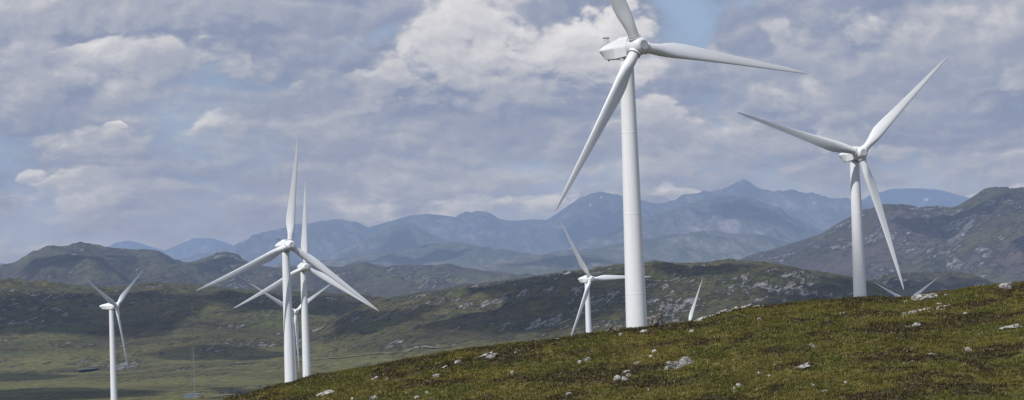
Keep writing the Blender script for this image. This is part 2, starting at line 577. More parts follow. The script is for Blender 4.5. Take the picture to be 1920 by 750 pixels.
# banks of cloud, far ones first: centre and half size in the picture's pixels at 100 mm, base tone, top tone, opacity, softness
edge_n = w.m('ADD', w.m('MULTIPLY', w.m('SUBTRACT', n1, 0.5), 2.6), w.m('MULTIPLY', w.m('SUBTRACT', bl0, 0.45), 1.0))
BANKS = [
    (250, 400, 330, 40, 0.26, 0.50, 0.7, 0.9), (900, 400, 330, 45, 0.33, 0.52, 0.7, 0.9), (1250, 340, 260, 50, 0.28, 0.50, 0.7, 0.9), (1800, 330, 260, 60, 0.27, 0.42, 0.7, 0.9),
    (180, 366, 190, 34, 0.40, 0.60, 0.8, 0.6), (55, 335, 50, 20, 0.40, 0.66, 0.8, 0.4), (660, 374, 90, 22, 0.42, 0.60, 0.75, 0.8), (860, 380, 100, 28, 0.42, 0.60, 0.75, 0.8), (990, 385, 75, 44, 0.40, 0.60, 0.75, 0.8),
    (1290, 385, 90, 20, 0.45, 0.60, 0.8, 0.5), (1850, 374, 130, 22, 0.48, 0.62, 0.8, 0.5),
    (500, 330, 300, 45, 0.22, 0.40, 0.8, 0.9), (1550, 320, 320, 40, 0.24, 0.36, 0.8, 0.9), (200, 285, 130, 50, 0.34, 0.52, 0.8, 0.6), (1290, 265, 200, 55, 0.34, 0.56, 0.85, 0.6), (980, 300, 260, 50, 0.26, 0.42, 0.8, 0.9),
    (440, 290, 120, 45, 0.34, 0.50, 0.7, 0.7), (1580, 245, 60, 42, 0.38, 0.72, 0.9, 0.4), (1690, 270, 80, 24, 0.36, 0.54, 0.7, 0.6), (70, 255, 60, 30, 0.36, 0.60, 0.7, 0.5), (215, 235, 25, 12, 0.5, 0.72, 0.8, 0.4),
    (560, 245, 240, 60, 0.28, 0.50, 0.8, 0.7), (1700, 190, 300, 60, 0.25, 0.46, 0.85, 0.8), (870, 260, 180, 60, 0.28, 0.48, 0.8, 0.7),
    (430, 218, 75, 32, 0.44, 0.74, 0.85, 0.4), (600, 205, 80, 48, 0.40, 0.68, 0.85, 0.5), (690, 175, 75, 55, 0.40, 0.66, 0.85, 0.5), (520, 152, 25, 10, 0.5, 0.7, 0.7, 0.5),
    (1230, 220, 90, 60, 0.36, 0.66, 0.85, 0.5), (1490, 150, 70, 40, 0.40, 0.70, 0.8, 0.5), (1880, 145, 80, 26, 0.44, 0.70, 0.85, 0.5),
    (480, 175, 300, 45, 0.22, 0.38, 0.85, 0.9), (60, 180, 150, 70, 0.28, 0.46, 0.8, 0.9),
    (310, 125, 210, 56, 0.34, 0.60, 0.9, 0.7), (180, 108, 70, 36, 0.46, 0.70, 0.8, 0.5), (60, 100, 90, 50, 0.36, 0.52, 0.8, 0.8), (560, 90, 110, 40, 0.28, 0.40, 0.8, 0.8),
    (250, 25, 480, 46, 0.36, 0.44, 0.95, 0.7), (620, 20, 130, 40, 0.26, 0.34, 0.9, 0.7),
    (1750, 90, 260, 100, 0.26, 0.48, 0.9, 0.8), (1640, 50, 80, 40, 0.36, 0.60, 0.7, 0.6), (1450, 100, 160, 66, 0.30, 0.50, 0.95, 0.6), (1385, 45, 75, 44, 0.22, 0.30, 0.9, 0.6),
    (980, 190, 240, 66, 0.24, 0.50, 0.85, 0.8), (960, 235, 280, 40, 0.20, 0.30, 0.8, 0.9), (950, 120, 270, 120, 0.40, 0.66, 0.95, 0.7), (1130, 75, 130, 105, 0.52, 0.74, 0.95, 0.55), (820, 70, 110, 76, 0.50, 0.72, 0.9, 0.7), (1010, 80, 120, 60, 0.52, 0.68, 0.7, 0.8), (920, 165, 190, 40, 0.32, 0.48, 0.55, 0.9), (985, 15, 50, 26, 0.28, 0.36, 0.7, 0.7), (1090, 55, 70, 45, 0.58, 0.74, 0.6, 0.8),
]
bank_cover = None
for u_, v_, su_, sv_, t0_, t1_, op_, so_ in BANKS:
    h0_, e0_ = ray(u_, v_)
    qx = w.m('MULTIPLY', w.m('SUBTRACT', HW, h0_), F_PX / su_)
    qy = w.m('MULTIPLY', w.m('SUBTRACT', EW, e0_), F_PX / sv_)
    rr = w.m('ADD', w.m('MULTIPLY', qx, qx), w.m('MULTIPLY', qy, qy))
    body = w.m('ADD', w.m('SUBTRACT', 1.0, rr), w.m('MULTIPLY', edge_n, 1.15))
    mask = w.m('MULTIPLY', w.step(body, -0.08, 1.05 * so_), op_)
    tone = w.step(w.m('ADD', w.m('ADD', qy, w.m('MULTIPLY', qx, -0.25)), w.m('MULTIPLY', edge_n, -0.35)), -0.9, 0.9, t0_, t1_)
    L = w.m('ADD', w.m('MULTIPLY', L, w.m('SUBTRACT', 1.0, mask)), w.m('MULTIPLY', tone, mask))
    bank_cover = mask if bank_cover is None else w.m('MAXIMUM', bank_cover, mask)
cover = w.m('ADD', w.m('MULTIPLY', w.m('MAXIMUM', cover, bank_cover), 0.55), 0.45)
blue_hole = total([(1285, 18, 52, 60, 0.85), (690, 45, 40, 34, 0.45), (640, 85, 50, 22, 0.35), (1420, 5, 50, 14, 0.5), (1310, 85, 40, 14, 0.35)])
cover = w.m('MULTIPLY', cover, w.m('SUBTRACT', 1.0, w.step(w.m('ADD', blue_hole, w.m('MULTIPLY', edge_n, -0.22)), 0.15, 0.85)))
L = w.m('ADD', w.m('ADD', w.m('MULTIPLY', w.m('SUBTRACT', L, 0.42), 1.45), 0.40), w.m('MULTIPLY', fine_relief, 1.0))
cloud = w.ramp(L, [(0.04, (0.262, 0.310, 0.440)), (0.26, (0.322, 0.366, 0.476)), (0.44, (0.414, 0.442, 0.522)), (0.62, (0.565, 0.575, 0.620)), (0.90, (0.770, 0.760, 0.770))])
low = w.step(EL, 0.0, 0.065)
cloud = w.mix(w.m('MULTIPLY', w.m('SUBTRACT', 1.0, low), 0.46), cloud, (0.425, 0.455, 0.565))
blue = w.mix(low, (0.38, 0.45, 0.61), (0.315, 0.430, 0.625))
nish = w.mix(0.12, w.mix(1.0, blue, (10.0, 10.0, 10.0), 'MULTIPLY'), sky.outputs[0])
cl10 = w.mix(1.0, cloud, (10.0, 10.0, 10.0), 'MULTIPLY')
skyc = w.mix(cover, nish, cl10)
below = w.step(dz, -0.05, -0.01)
skyc = w.mix(below, (0.6, 0.65, 0.55), skyc)
bg = w.new('ShaderNodeBackground')
bg.inputs['Strength'].default_value = 0.1
w.put(bg.inputs['Color'], skyc)
wo = w.new('ShaderNodeOutputWorld')
wt.links.new(bg.outputs[0], wo.inputs[0])
world.cycles.sampling_method = 'MANUAL'
world.cycles.sample_map_resolution = 512

sun_d = bpy.data.lights.new('sun', 'SUN')
sun_d.energy = 3.8
sun_d.angle = R_(0.53)
sun_d.color = (1.0, 0.965, 0.92)
sun_o = bpy.data.objects.new('sun', sun_d)
COL.objects.link(sun_o)
sun_o.rotation_euler = SUN.to_track_quat('Z', 'Y').to_euler()

SC.view_settings.view_transform = 'Standard'
SC.view_settings.look = 'None'
SC.view_settings.exposure = 0
SC.view_settings.gamma = 1
SC.cycles.use_denoising = False
SC.cycles.denoiser = 'OPENIMAGEDENOISE'
SC.cycles.denoising_input_passes = 'RGB_ALBEDO_NORMAL'
SC.cycles.max_bounces = 4
SC.cycles.diffuse_bounces = 2
SC.cycles.glossy_bounces = 2
SC.cycles.transparent_max_bounces = 8

# ------------------------------------------------------------------ ground
def plain(name, z, r, mat):
    n = 48
    v = [(0, 0, z)] + [(r * math.cos(2 * math.pi * i / n), r * math.sin(2 * math.pi * i / n), z) for i in range(n)]
    f = [(0, i + 1, (i + 1) % n + 1) for i in range(n)]
    return mesh_obj(name, v, f, mat)


set_props(plain('ground', -110.0, 90000.0, M_HILL), kind='structure')

# the moor with its valley and the two nearer ridges
Y = np.concatenate([np.linspace(-250, 340, 40), np.linspace(350, 1000, 80)[1:], 1000 * (4700 / 1000.0) ** np.linspace(0, 1, 430)[1:]])
A = np.linspace(-0.30, 0.32, 860)
YY = Y[:, None] + 0 * A[None, :]
spread = np.maximum(np.abs(YY), 330.0)
XX = A[None, :] * spread
ZZ = ground_z(XX, YY)
inside = sstep(372, 380, YY) * (1 - sstep(590, 600, YY)) * sstep(-0.155, -0.15, XX / np.maximum(YY, 1)) * (1 - sstep(0.23, 0.235, XX / np.maximum(YY, 1)))
ZZ = ZZ - 2.5 * inside


def px_spots(X, Yv, Z, spots):
    """bare rock where the photograph shows it, as a soft mask over the terrain"""
    f = X / np.maximum(Yv, 1.0)
    e = Z / np.maximum(Yv, 1.0)
    s = np.zeros_like(Z)
    for u, v, su, sv, a in spots:
        h0, e0 = ray(u, v)
        s = s + a * np.exp(-((f - h0) * F_PX / su) ** 2 - ((e - e0) * F_PX / sv) ** 2)
    return s


ROCKY = [(1330, 545, 330, 48, 0.16), (960, 560, 180, 40, 0.2), (60, 570, 200, 40, 0.2), (1275, 585, 60, 26, 0.9), (1240, 600, 40, 20, 0.6), (1460, 525, 70, 30, 0.36), (1500, 560, 60, 22, 0.55), (1400, 540, 60, 24, 0.35), (1230, 530, 60, 30, 0.25),
         (1000, 570, 130, 30, 0.30), (1130, 570, 110, 50, 0.35), (960, 520, 120, 18, 0.25), (40, 575, 80, 30, 0.5), (20, 545, 60, 18, 0.5), (230, 687, 60, 11, 0.8), (730, 672, 50, 10, 0.6),
         (800, 678, 50, 10, 0.5), (650, 640, 110, 14, 0.25), (760, 560, 60, 10, 0.4), (520, 580, 80, 20, 0.2), (390, 655, 20, 8, 0.5), (300, 555, 140, 16, 0.2),
         (550, 640, 200, 20, 0.1), (600, 700, 260, 22, -0.35), (150, 730, 240, 30, -0.45), (150, 640, 240, 22, -0.3)]
rock = px_spots(XX, YY, ZZ, ROCKY)
rock = np.where(YY < 1400, -0.4, rock)
moor = fast_mesh('moor', np.stack([XX, YY, ZZ], -1).reshape(-1, 3), grid_faces(len(Y), len(A)), M_MOOR, {'rock': rock.ravel()})
set_props(moor, kind='structure')

# the near hillside, finely modelled: heather mounds, tussocks
hy = np.concatenate([np.linspace(371, 420, 90), np.linspace(420, 545, 330)[1:], np.linspace(545, 602, 50)[1:]])
ha = np.linspace(-0.157, 0.237, 1300)
HY_ = hy[:, None] + 0 * ha[None, :]
HX_ = ha[None, :] * HY_


def heather_mask(x, y):
    m = fbm((x + 0.35 * y) / 17.0, (y - 0.1 * x) / 16.0, 5, 77, 0.56)
    m2 = fbm(x / 4.5, y / 5.5, 4, 99, 0.6)
    hz = crest_z(x)
    left = sstep(-6, -13, hz) * 0.14 * sstep(500, 522, y)      # the browner shoulder at the left end of the crest
    return sstep(0.03, 0.25, m + 0.36 * m2 + left)


def hill_z(x, y):
    hm = heather_mask(x, y)
    z = ground_z(x, y, False)
    z = z + 0.55 * fbm(x / 11.0, y / 14.0, 3, 5) * (0.5 + 0.5 * sstep(0, 25, np.abs(y - CREST_Y)))
    z = z + hm * (0.30 + 0.30 * fbm(x / 1.3, y / 1.3, 2, 51)) + 0.30 * fbm(x / 2.1, y / 2.1, 3, 61) + 0.25 * fbm(x / 5.0, y / 6.0, 2, 67)
    z = z + 0.10 * fbm(x / 0.7, y / 0.7, 2, 63)
    return z


HZ_ = hill_z(HX_, HY_)
hm_ = heather_mask(HX_, HY_)
pale_ = sstep(0.05, 0.35, fbm(HX_ / 9.0, HY_ / 12.0, 4, 131) - 0.1 + 0.25 * sstep(440, 400, HY_))
hillside = fast_mesh('hillside', np.stack([HX_, HY_, HZ_], -1).reshape(-1, 3), grid_faces(len(hy), len(ha)), M_TURF, {'heather': hm_.ravel(), 'pale': pale_.ravel()})
set_props(hillside, kind='structure')


# tufts of grass and sprigs of heather standing on the hillside
def tufts(name, count, heather, seed):
    rng = np.random.default_rng(seed)
    y = 381 + (548 - 381) * rng.random(count * 3) ** 0.9
    a = -0.15 + rng.random(count * 3) * (0.235 + 0.15)
    x = a * y
    hmv = heather_mask(x, y)
    keep = (rng.random(len(x)) < (hmv if heather else 1 - hmv * 0.85))
    x, y = x[keep][:count], y[keep][:count]
    z = hill_z(x, y)
    n = len(x)
    blades = 5 if heather else 6
    co = np.zeros((n, blades, 3, 3), np.float32)
    tint = np.zeros((n, blades, 3, 3), np.float32)
    grp = fbm(x / 9.0, y / 9.0, 3, 205)
    grn = fbm(x / 14.0, y / 18.0, 3, 215)
    for b in range(blades):
        th = rng.random(n) * 2 * math.pi
        if heather:
            hgt = 0.14 + 0.24 * rng.random(n)
            wid = 0.06 + 0.08 * rng.random(n)
            lean = 0.35 * rng.standard_normal((n, 2)) * 0.6
        else:
            hgt = 0.22 + 0.34 * rng.random(n)
            wid = 0.035 + 0.04 * rng.random(n)
            lean = 0.16 * rng.standard_normal((n, 2)) + np.array([0.08, 0.0])
        ox, oy = 0.22 * rng.standard_normal(n), 0.22 * rng.standard_normal(n)
        co[:, b, 0] = np.stack([x + ox - wid * np.cos(th), y + oy - wid * np.sin(th), z - 0.06], -1)
        co[:, b, 1] = np.stack([x + ox + wid * np.cos(th), y + oy + wid * np.sin(th), z - 0.06], -1)
        co[:, b, 2] = np.stack([x + ox + lean[:, 0], y + oy + lean[:, 1], z + hgt], -1)
        r = rng.random(n)[:, None]
        if heather:
            c = (1 - r) * np.array([0.026, 0.023, 0.009]) + r * np.array([0.072, 0.056, 0.024])
            c = np.where(rng.random(n)[:, None] < 0.06, np.array([0.22, 0.18, 0.12]), c)
        else:
            k = sstep(-0.3, 0.3, grp)[:, None]
            g = (sstep(0.02, 0.25, grn) * 0.7)[:, None]
            c = (1 - k) * np.array([0.070, 0.066, 0.014]) + k * np.array([0.132, 0.110, 0.024])
            c = (1 - 0.8 * g) * c + 0.8 * g * np.array([0.056, 0.084, 0.012])
            c = c * (0.65 + 0.65 * r)
            c = np.where(rng.random(n)[:, None] < 0.07, np.array([0.28, 0.23, 0.13]), c)
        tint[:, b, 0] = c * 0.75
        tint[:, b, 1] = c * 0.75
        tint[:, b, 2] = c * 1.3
    co = co.reshape(-1, 3)
    o = fast_mesh(name, co, np.arange(len(co)).reshape(-1, 3), M_TUFT, {'tint': tint.reshape(-1, 3)}, smooth=False)
    return set_props(o, kind='stuff')


g = tufts('grass', 76000, False, 1)
set_props(g, 'yellow green moor grass growing in tufts all over the near hillside', 'grass')
h = tufts('heather', 38000, True, 2)
set_props(h, 'low brown heather growing in dark patches on the near hillside', 'heather')


# ------------------------------------------------------------------ hills and mountains behind
def ridge(name, pts, y0, y1, y2, zbase, mat, seed, rough, knob, step_x, rows, rockf=None, heather=0.0, pw=1.5, snow=None):
    az, el = to_az(pts)
    x0, x1 = az[0] * y1, az[-1] * y1
    x0, x1 = min(x0, -0.22 * y1) if az[0] < -0.17 else x0, max(x1, 0.24 * y1) if az[-1] > 0.17 else x1
    xs = np.arange(x0, x1, step_x)
    t = np.concatenate([np.linspace(0, 1, rows), np.linspace(1, 2, max(8, rows // 6))[1:]])
    T = t[:, None] + 0 * xs[None, :]
    Yg = np.where(T <= 1, y0 + (y1 - y0) * T, y1 + (y2 - y1) * (T - 1))
    X = xs[None, :] + 0 * T
    S = rough
    wv = fbm(X / S, Yg / S, 4, seed, 0.5) * 0.35 + 0.30 * fbm(X / (S * 0.45), Yg / (S * 1.3), 3, seed + 31, 0.55, True)
    tt = np.clip(T, 0, 1)
    q = np.clip(tt + wv * tt * (1 - tt) * 2.4, 0, 1)
    f = np.sin(q ** pw * math.pi / 2)
    back = sstep(1, 2, T)
    k = fbm(X / (S * 0.35), Yg / (S * 0.35), 5, seed + 50, 0.55) + 0.6 * fbm(X / (S * 0.15), Yg / (S * 0.2), 3, seed + 60, 0.5, True) - 0.3
    K = k * knob * np.sqrt(np.clip(f, 0, 1)) * (0.06 + 0.94 * (1 - sstep(0.72, 1.0, tt))) * (1 - back)
    kn = np.linspace(az[0], az[-1], 1600)
    pr = np.interp(kn, az, el)
    gk = np.exp(-np.linspace(-2, 2, 7) ** 2)
    pr = np.convolve(np.pad(pr, 3, mode='edge'), gk / gk.sum(), 'valid')
    zr = np.interp(X / Yg, kn, pr) * y1
    Z = zbase + (zr - zbase) * f * (1 - back) + K
    rk = np.zeros_like(Z) + (0 if rockf is None else px_spots(X, Yg, Z, rockf))
    sn = np.zeros_like(Z) if snow is None else np.clip(px_spots(X, Yg, Z, snow), 0, 1) ** 3
    o = fast_mesh(name, np.stack([X, Yg, Z], -1).reshape(-1, 3), grid_faces(len(t), len(xs)), mat,
                  {'rock': rk.ravel(), 'heather': np.full(Z.size, heather), 'snow': sn.ravel()})
    return set_props(o, kind='structure')


HILL_L = [(-500, 520), (-200, 505), (0, 499), (20, 497), (40, 486), (62, 474), (85, 467), (110, 463), (140, 461), (160, 459), (175, 462), (195, 467), (220, 473), (240, 475), (270, 473), (300, 474), (318, 482), (330, 487),
          (345, 491), (360, 491), (380, 486), (400, 479), (415, 474), (428, 473), (442, 478), (455, 487), (470, 492), (490, 497), (520, 500), (560, 498), (600, 498), (640, 500), (660, 495),
          (685, 493), (720, 498), (780, 500), (820, 498), (838, 495), (870, 502), (900, 507), (950, 511), (1000, 514), (1080, 522), (1200, 535), (1400, 550)]
HILL_R = [(1200, 545), (1300, 515), (1360, 491), (1400, 479), (1450, 465), (1500, 450), (1540, 436), (1580, 412), (1620, 394), (1650, 382), (1680, 381), (1700, 385), (1720, 389), (1760, 389), (1790, 391),
          (1810, 386), (1840, 372), (1870, 360), (1900, 356), (1920, 356), (1980, 362), (2100, 380), (2400, 420)]
HILL_S = [(1480, 570), (1560, 545), (1620, 526), (1660, 515), (1700, 511), (1740, 512), (1780, 510), (1810, 513), (1840, 520), (1870, 532), (1900, 548), (1990, 560), (2200, 580)]
MT_FAR = [(-500, 510), (-200, 500), (-60, 488), (0, 493), (20, 497), (50, 490), (70, 472), (90, 471), (110, 480), (150, 484), (190, 471), (215, 457), (240, 452), (265, 457), (290, 466), (310, 472), (335, 460), (360, 450), (400, 448),
          (430, 457), (450, 468), (520, 485), (800, 500), (1200, 480), (1500, 410), (1560, 385), (1610, 378), (1640, 366), (1670, 357), (1700, 355), (1750, 356), (1780, 363), (1820, 372), (1860, 376), (1950, 390), (2300, 430)]
MT_MAIN = [(300, 500), (420, 470), (470, 450), (500, 440), (530, 432), (570, 424), (600, 419), (640, 416), (665, 420), (690, 428), (720, 420), (745, 413), (770, 405), (800, 402), (830, 405), (855, 410), (880, 404), (905, 401), (920, 404), (935, 412),
           (955, 415), (1000, 413), (1025, 416), (1045, 405), (1060, 393), (1085, 378), (1110, 367), (1125, 363), (1150, 368), (1170, 373), (1195, 376), (1230, 384), (1255, 380), (1300, 369), (1340, 360), (1362, 357),
           (1378, 347), (1391, 339), (1404, 345), (1424, 358), (1445, 367), (1470, 369), (1500, 367), (1530, 371), (1570, 375), (1620, 378), (1680, 388), (1800, 420), (2100, 470)]
MT_CONE = [(560, 500), (620, 480), (680, 452), (705, 438), (735, 422), (757, 416), (775, 422), (810, 440), (840, 452), (900, 474), (1000, 500)]
MT_FACE = [(1000, 500), (1060, 470), (1120, 445), (1180, 425), (1230, 402), (1290, 384), (1340, 370), (1385, 366), (1405, 370), (1440, 386), (1480, 408), (1510, 424), (1560, 440), (1640, 470), (1700, 490)]
MT_MID = [(480, 505), (560, 498), (620, 487), (690, 476), (750, 470), (800, 462), (850, 455), (880, 458), (920, 467), (970, 472), (1020, 478), (1090, 470), (1150, 460), (1200, 452), (1260, 444), (1320, 434), (1370, 441),
          (1420, 440), (1460, 452), (1540, 470), (1640, 480), (1800, 500)]
MT_LOW = [(800, 505), (880, 500), (940, 492), (980, 483), (1030, 476), (1080, 475), (1120, 480), (1150, 490), (1200, 500), (1300, 510)]

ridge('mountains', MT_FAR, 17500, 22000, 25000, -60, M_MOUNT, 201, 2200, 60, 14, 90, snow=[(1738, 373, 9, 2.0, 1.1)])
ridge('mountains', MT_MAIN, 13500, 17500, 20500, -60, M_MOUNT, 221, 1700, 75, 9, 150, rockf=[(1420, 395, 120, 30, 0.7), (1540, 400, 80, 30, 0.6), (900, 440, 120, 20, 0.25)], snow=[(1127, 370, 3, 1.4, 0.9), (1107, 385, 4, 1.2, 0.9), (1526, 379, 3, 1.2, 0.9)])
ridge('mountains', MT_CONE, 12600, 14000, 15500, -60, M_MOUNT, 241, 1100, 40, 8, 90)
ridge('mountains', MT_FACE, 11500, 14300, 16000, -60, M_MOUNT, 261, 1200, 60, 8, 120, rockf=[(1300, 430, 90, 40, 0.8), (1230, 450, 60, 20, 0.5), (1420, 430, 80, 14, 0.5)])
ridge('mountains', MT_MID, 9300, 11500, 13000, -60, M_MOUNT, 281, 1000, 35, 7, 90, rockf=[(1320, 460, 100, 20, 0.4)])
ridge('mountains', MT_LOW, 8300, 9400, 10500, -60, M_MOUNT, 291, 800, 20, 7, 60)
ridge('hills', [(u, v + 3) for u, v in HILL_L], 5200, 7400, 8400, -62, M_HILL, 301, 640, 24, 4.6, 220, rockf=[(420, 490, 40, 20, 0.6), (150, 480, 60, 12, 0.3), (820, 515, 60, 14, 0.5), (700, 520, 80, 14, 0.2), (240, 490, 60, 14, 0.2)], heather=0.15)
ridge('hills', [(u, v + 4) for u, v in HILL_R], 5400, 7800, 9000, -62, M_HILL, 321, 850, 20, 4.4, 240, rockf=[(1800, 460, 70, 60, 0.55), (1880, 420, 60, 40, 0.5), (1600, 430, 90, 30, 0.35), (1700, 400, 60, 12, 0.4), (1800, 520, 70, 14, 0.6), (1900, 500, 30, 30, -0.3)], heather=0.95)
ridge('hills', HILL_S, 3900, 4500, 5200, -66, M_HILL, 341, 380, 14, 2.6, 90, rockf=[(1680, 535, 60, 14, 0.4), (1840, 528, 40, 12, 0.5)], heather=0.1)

bpy.context.view_layer.update()
LAND = [o for o in COL.objects if o.type == 'MESH' and o.get('kind') == 'structure']


def hit(u, v, among=None):
    hx, ez = ray(u, v)
    d = Vector((hx, 1.0, ez)).normalized()
    best = None
    for o in (among or LAND):
        ok, loc, nor, fi = o.ray_cast(Vector((0, 0, 0)), d)
        if ok and (best is None or loc.length < best[0].length):
            best = (loc.copy(), nor.copy())
    return best


# ------------------------------------------------------------------ wind turbines
def lathe(profile, seg=40, axis='Z'):
    """profile: (height, radius) pairs around an axis"""
    vs, fs = [], []
    for hgt, r in profile:
        for i in range(seg):
            a = 2 * math.pi * i / seg
            p = (r * math.cos(a), r * math.sin(a), hgt)
            vs.append(p if axis == 'Z' else (p[0], hgt, p[1]))
    for k in range(len(profile) - 1):
        for i in range(seg):
            a, b = k * seg + i, k * seg + (i + 1) % seg
            q = (a, b, b + seg, a + seg)
            fs.append(q if axis == 'Z' else q[::-1])
    fs.append(tuple(range(seg))[::-1] if axis == 'Z' else tuple(range(seg)))
    top = (len(profile) - 1) * seg
    cap = tuple(range(top, top + seg))
    fs.append(cap if axis == 'Z' else cap[::-1])
    return vs, fs


def auto_smooth(o, deg=35):
    me = o.data
    bm = bmesh.new()
    bm.from_mesh(me)
    bmesh.ops.recalc_face_normals(bm, faces=bm.faces)
    for e in bm.edges:
        if len(e.link_faces) == 2 and e.calc_face_angle(0) > R_(deg):
            e.smooth = False
    for f in bm.faces:
        f.smooth = True
    bm.to_mesh(me)
    bm.free()
    return o


def tube(bm, a, b, r, seg=8):
    a, b = Vector(a), Vector(b)
    d = b - a
    m = Matrix.Translation((a + b) / 2) @ d.to_track_quat('Z', 'Y').to_matrix().to_4x4()
    bmesh.ops.create_cone(bm, cap_ends=True, segments=seg, radius1=r, radius2=r, depth=d.length, matrix=m)


def box(bm, c, s):
    bmesh.ops.create_cube(bm, size=1.0, matrix=Matrix.Translation(c) @ Matrix.Diagonal((*s, 1)))


def tower_profile(hgt):
    pr = []
    for f in np.linspace(0, 1, 13):
        pr.append([f * hgt, 2.06 + (1.32 - 2.06) * f])
    out = []
    for z, r in pr:
        out.append((z, r))
    for fz in (0.135, 0.43, 0.73):        # bolted section joints
        z = fz * hgt
        r = 2.06 + (1.32 - 2.06) * fz
        out += [(z - 0.16, r + 0.001), (z - 0.14, r + 0.012), (z + 0.14, r + 0.011), (z + 0.16, r - 0.001)]
    out.sort()
    return out


def blade_mesh():
    ns = 28
    st = [(1.75, 2.05, 1.0, 0.50, 22), (2.6, 2.05, 1.0, 0.50, 22), (3.6, 2.10, 0.93, 0.49, 21), (5.0, 2.50, 0.70, 0.46, 19), (6.6, 3.00, 0.50, 0.41, 17), (8.6, 3.28, 0.38, 0.36, 14),
          (11, 3.10, 0.31, 0.335, 11), (14, 2.72, 0.27, 0.33, 8), (18, 2.26, 0.24, 0.32, 5.5), (22, 1.90, 0.215, 0.31, 3.5), (26, 1.56, 0.20, 0.31, 2), (30, 1.25, 0.185, 0.31, 1),
          (34, 0.92, 0.18, 0.31, 0.3), (37, 0.66, 0.17, 0.32, 0), (38.8, 0.46, 0.16, 0.34, 0), (39.6, 0.28, 0.16, 0.38, 0), (40.0, 0.08, 0.2, 0.45, 0)]
    vs, fs = [], []
    for r, c, tk, pv, tw in st:
        tw = R_(tw)
        circ = sstep(0.40, 0.98, np.array(tk))
        for i in range(ns):
            a = 2 * math.pi * i / ns
            s = 0.5 * (1 + math.cos(a))                    # 0 = leading edge, 1 = trailing edge
            ya = 5 * tk * (0.2969 * math.sqrt(s) - 0.1260 * s - 0.3516 * s ** 2 + 0.2843 * s ** 3 - 0.1015 * s ** 4)
            yc = 0.5 * math.sin(a)
            yy = (1 - circ) * (ya if math.sin(a) >= 0 else -ya * 0.85) + circ * yc
            X = (pv - s) * c                               # leading edge towards +X
            Yt = yy * c
            x2 = X * math.cos(tw) + Yt * math.sin(tw)
            y2 = -X * math.sin(tw) + Yt * math.cos(tw)
            vs.append((x2, y2, r))
    k = len(st)
    for j in range(k - 1):
        for i in range(ns):
            a, b = j * ns + i, j * ns + (i + 1) % ns
            fs.append((a, b, b + ns, a + ns))
    fs.append(tuple(range(ns))[::-1])
    fs.append(tuple(range((k - 1) * ns, k * ns)))
    return vs, fs


def nacelle_mesh():
    S = [(1.78, 1.72, 1.15, 0.15, 1.62, -1.75, 1.48), (5.4, 1.80, 1.15, 0.15, 1.72, -1.95, 1.55), (9.9, 1.05, 0.85, 0.10, 1.45, -1.72, 0.55), (11.7, 0.42, 0.62, 0.05, 0.85, -0.30, 0.45)]
    vs, fs = [], []
    for y, zt, wt_, zm, wm, zb, wb in S:
        vs += [(-wt_, y, zt), (wt_, y, zt), (wm, y, zm), (wb, y, zb), (-wb, y, zb), (-wm, y, zm)]
    for j in range(len(S) - 1):
        for i in range(6):
            a, b = j * 6 + i, j * 6 + (i + 1) % 6
            fs.append((a, a + 6, b + 6, b))
    fs.append((0, 1, 2, 3, 4, 5))
    e = (len(S) - 1) * 6
    fs.append((e + 5, e + 4, e + 3, e + 2, e + 1, e))
    # raised roof housing over the generator
    b0 = len(vs)
    vs += [(-1.05, 2.0, 1.6), (1.05, 2.0, 1.6), (1.05, 6.2, 1.5), (-1.05, 6.2, 1.5), (-0.85, 2.0, 2.16), (0.85, 2.0, 2.16), (0.8, 5.0, 2.12), (-0.8, 5.0, 2.12)]
    fs += [(b0, b0 + 1, b0 + 5, b0 + 4), (b0 + 1, b0 + 2, b0 + 6, b0 + 5), (b0 + 2, b0 + 3, b0 + 7, b0 + 6), (b0 + 3, b0, b0 + 4, b0 + 7), (b0 + 4, b0 + 5, b0 + 6, b0 + 7), (b0 + 3, b0 + 2, b0 + 1, b0)]
    return vs, fs


PARTS = {}


def shared(name, key, make, mat, deg=35):
    if key not in PARTS:
        o = make()
        auto_smooth(o, deg)
        COL.objects.unlink(o)
        PARTS[key] = o
    o = PARTS[key].copy()
    o.name = name
    COL.objects.link(o)
    return o


def mk_nacelle():
    o = mesh_obj('nacelle', *nacelle_mesh(), M_PAINT)
    bm = bmesh.new()
    bm.from_mesh(o.data)
    bmesh.ops.recalc_face_normals(bm, faces=bm.faces)
    bmesh.ops.bevel(bm, geom=list(bm.edges), offset=0.09, segments=2, affect='EDGES', clamp_overlap=True)
    bm.to_mesh(o.data)
    bm.free()
    return o


def mk_hub():
    pr = [(1.66, 1.35), (1.60, 1.66), (1.45, 1.76), (-0.2, 1.78), (-0.9, 1.70), (-1.45, 1.48), (-1.75, 1.22), (-1.86, 1.06)]
    o = mesh_obj('hub', *lathe(pr, 48, 'Y'), M_PAINT)
    return o


def mk_nose():
    pr = [(-1.80, 1.00), (-2.02, 1.00), (-2.09, 0.94), (-2.10, 0.62), (-2.07, 0.58), (-2.08, 0.05)]
    return mesh_obj('nose_cap', *lathe(pr, 40, 'Y'), M_GREYP)


def mk_collar():
    pr = [(0.6, 1.18), (1.70, 1.18), (1.72, 1.27), (1.92, 1.27), (1.94, 1.02)]
    return mesh_obj('blade_collar', *lathe(pr, 40, 'Z'), M_PAINT)


def mk_seal():
    pr = [(1.93, 1.07), (2.03, 1.07)]
    return mesh_obj('blade_seal', *lathe(pr, 40, 'Z'), M_DARK)


def mk_blade():
    return mesh_obj('blade', *blade_mesh(), M_BLADE)


def mk_mark():
    bm = bmesh.new()
    # small dark lifting-point marks painted near the root, standing just proud of the shell
    for z0, dx_ in ((4.55, 0.0), (4.95, 0.12)):
        box(bm, (0.15 + dx_, -0.93 + 0.10 * dx_, z0), (0.10, 0.10, 0.32))
    return bm_obj('lifting_mark', bm, M_DARK)


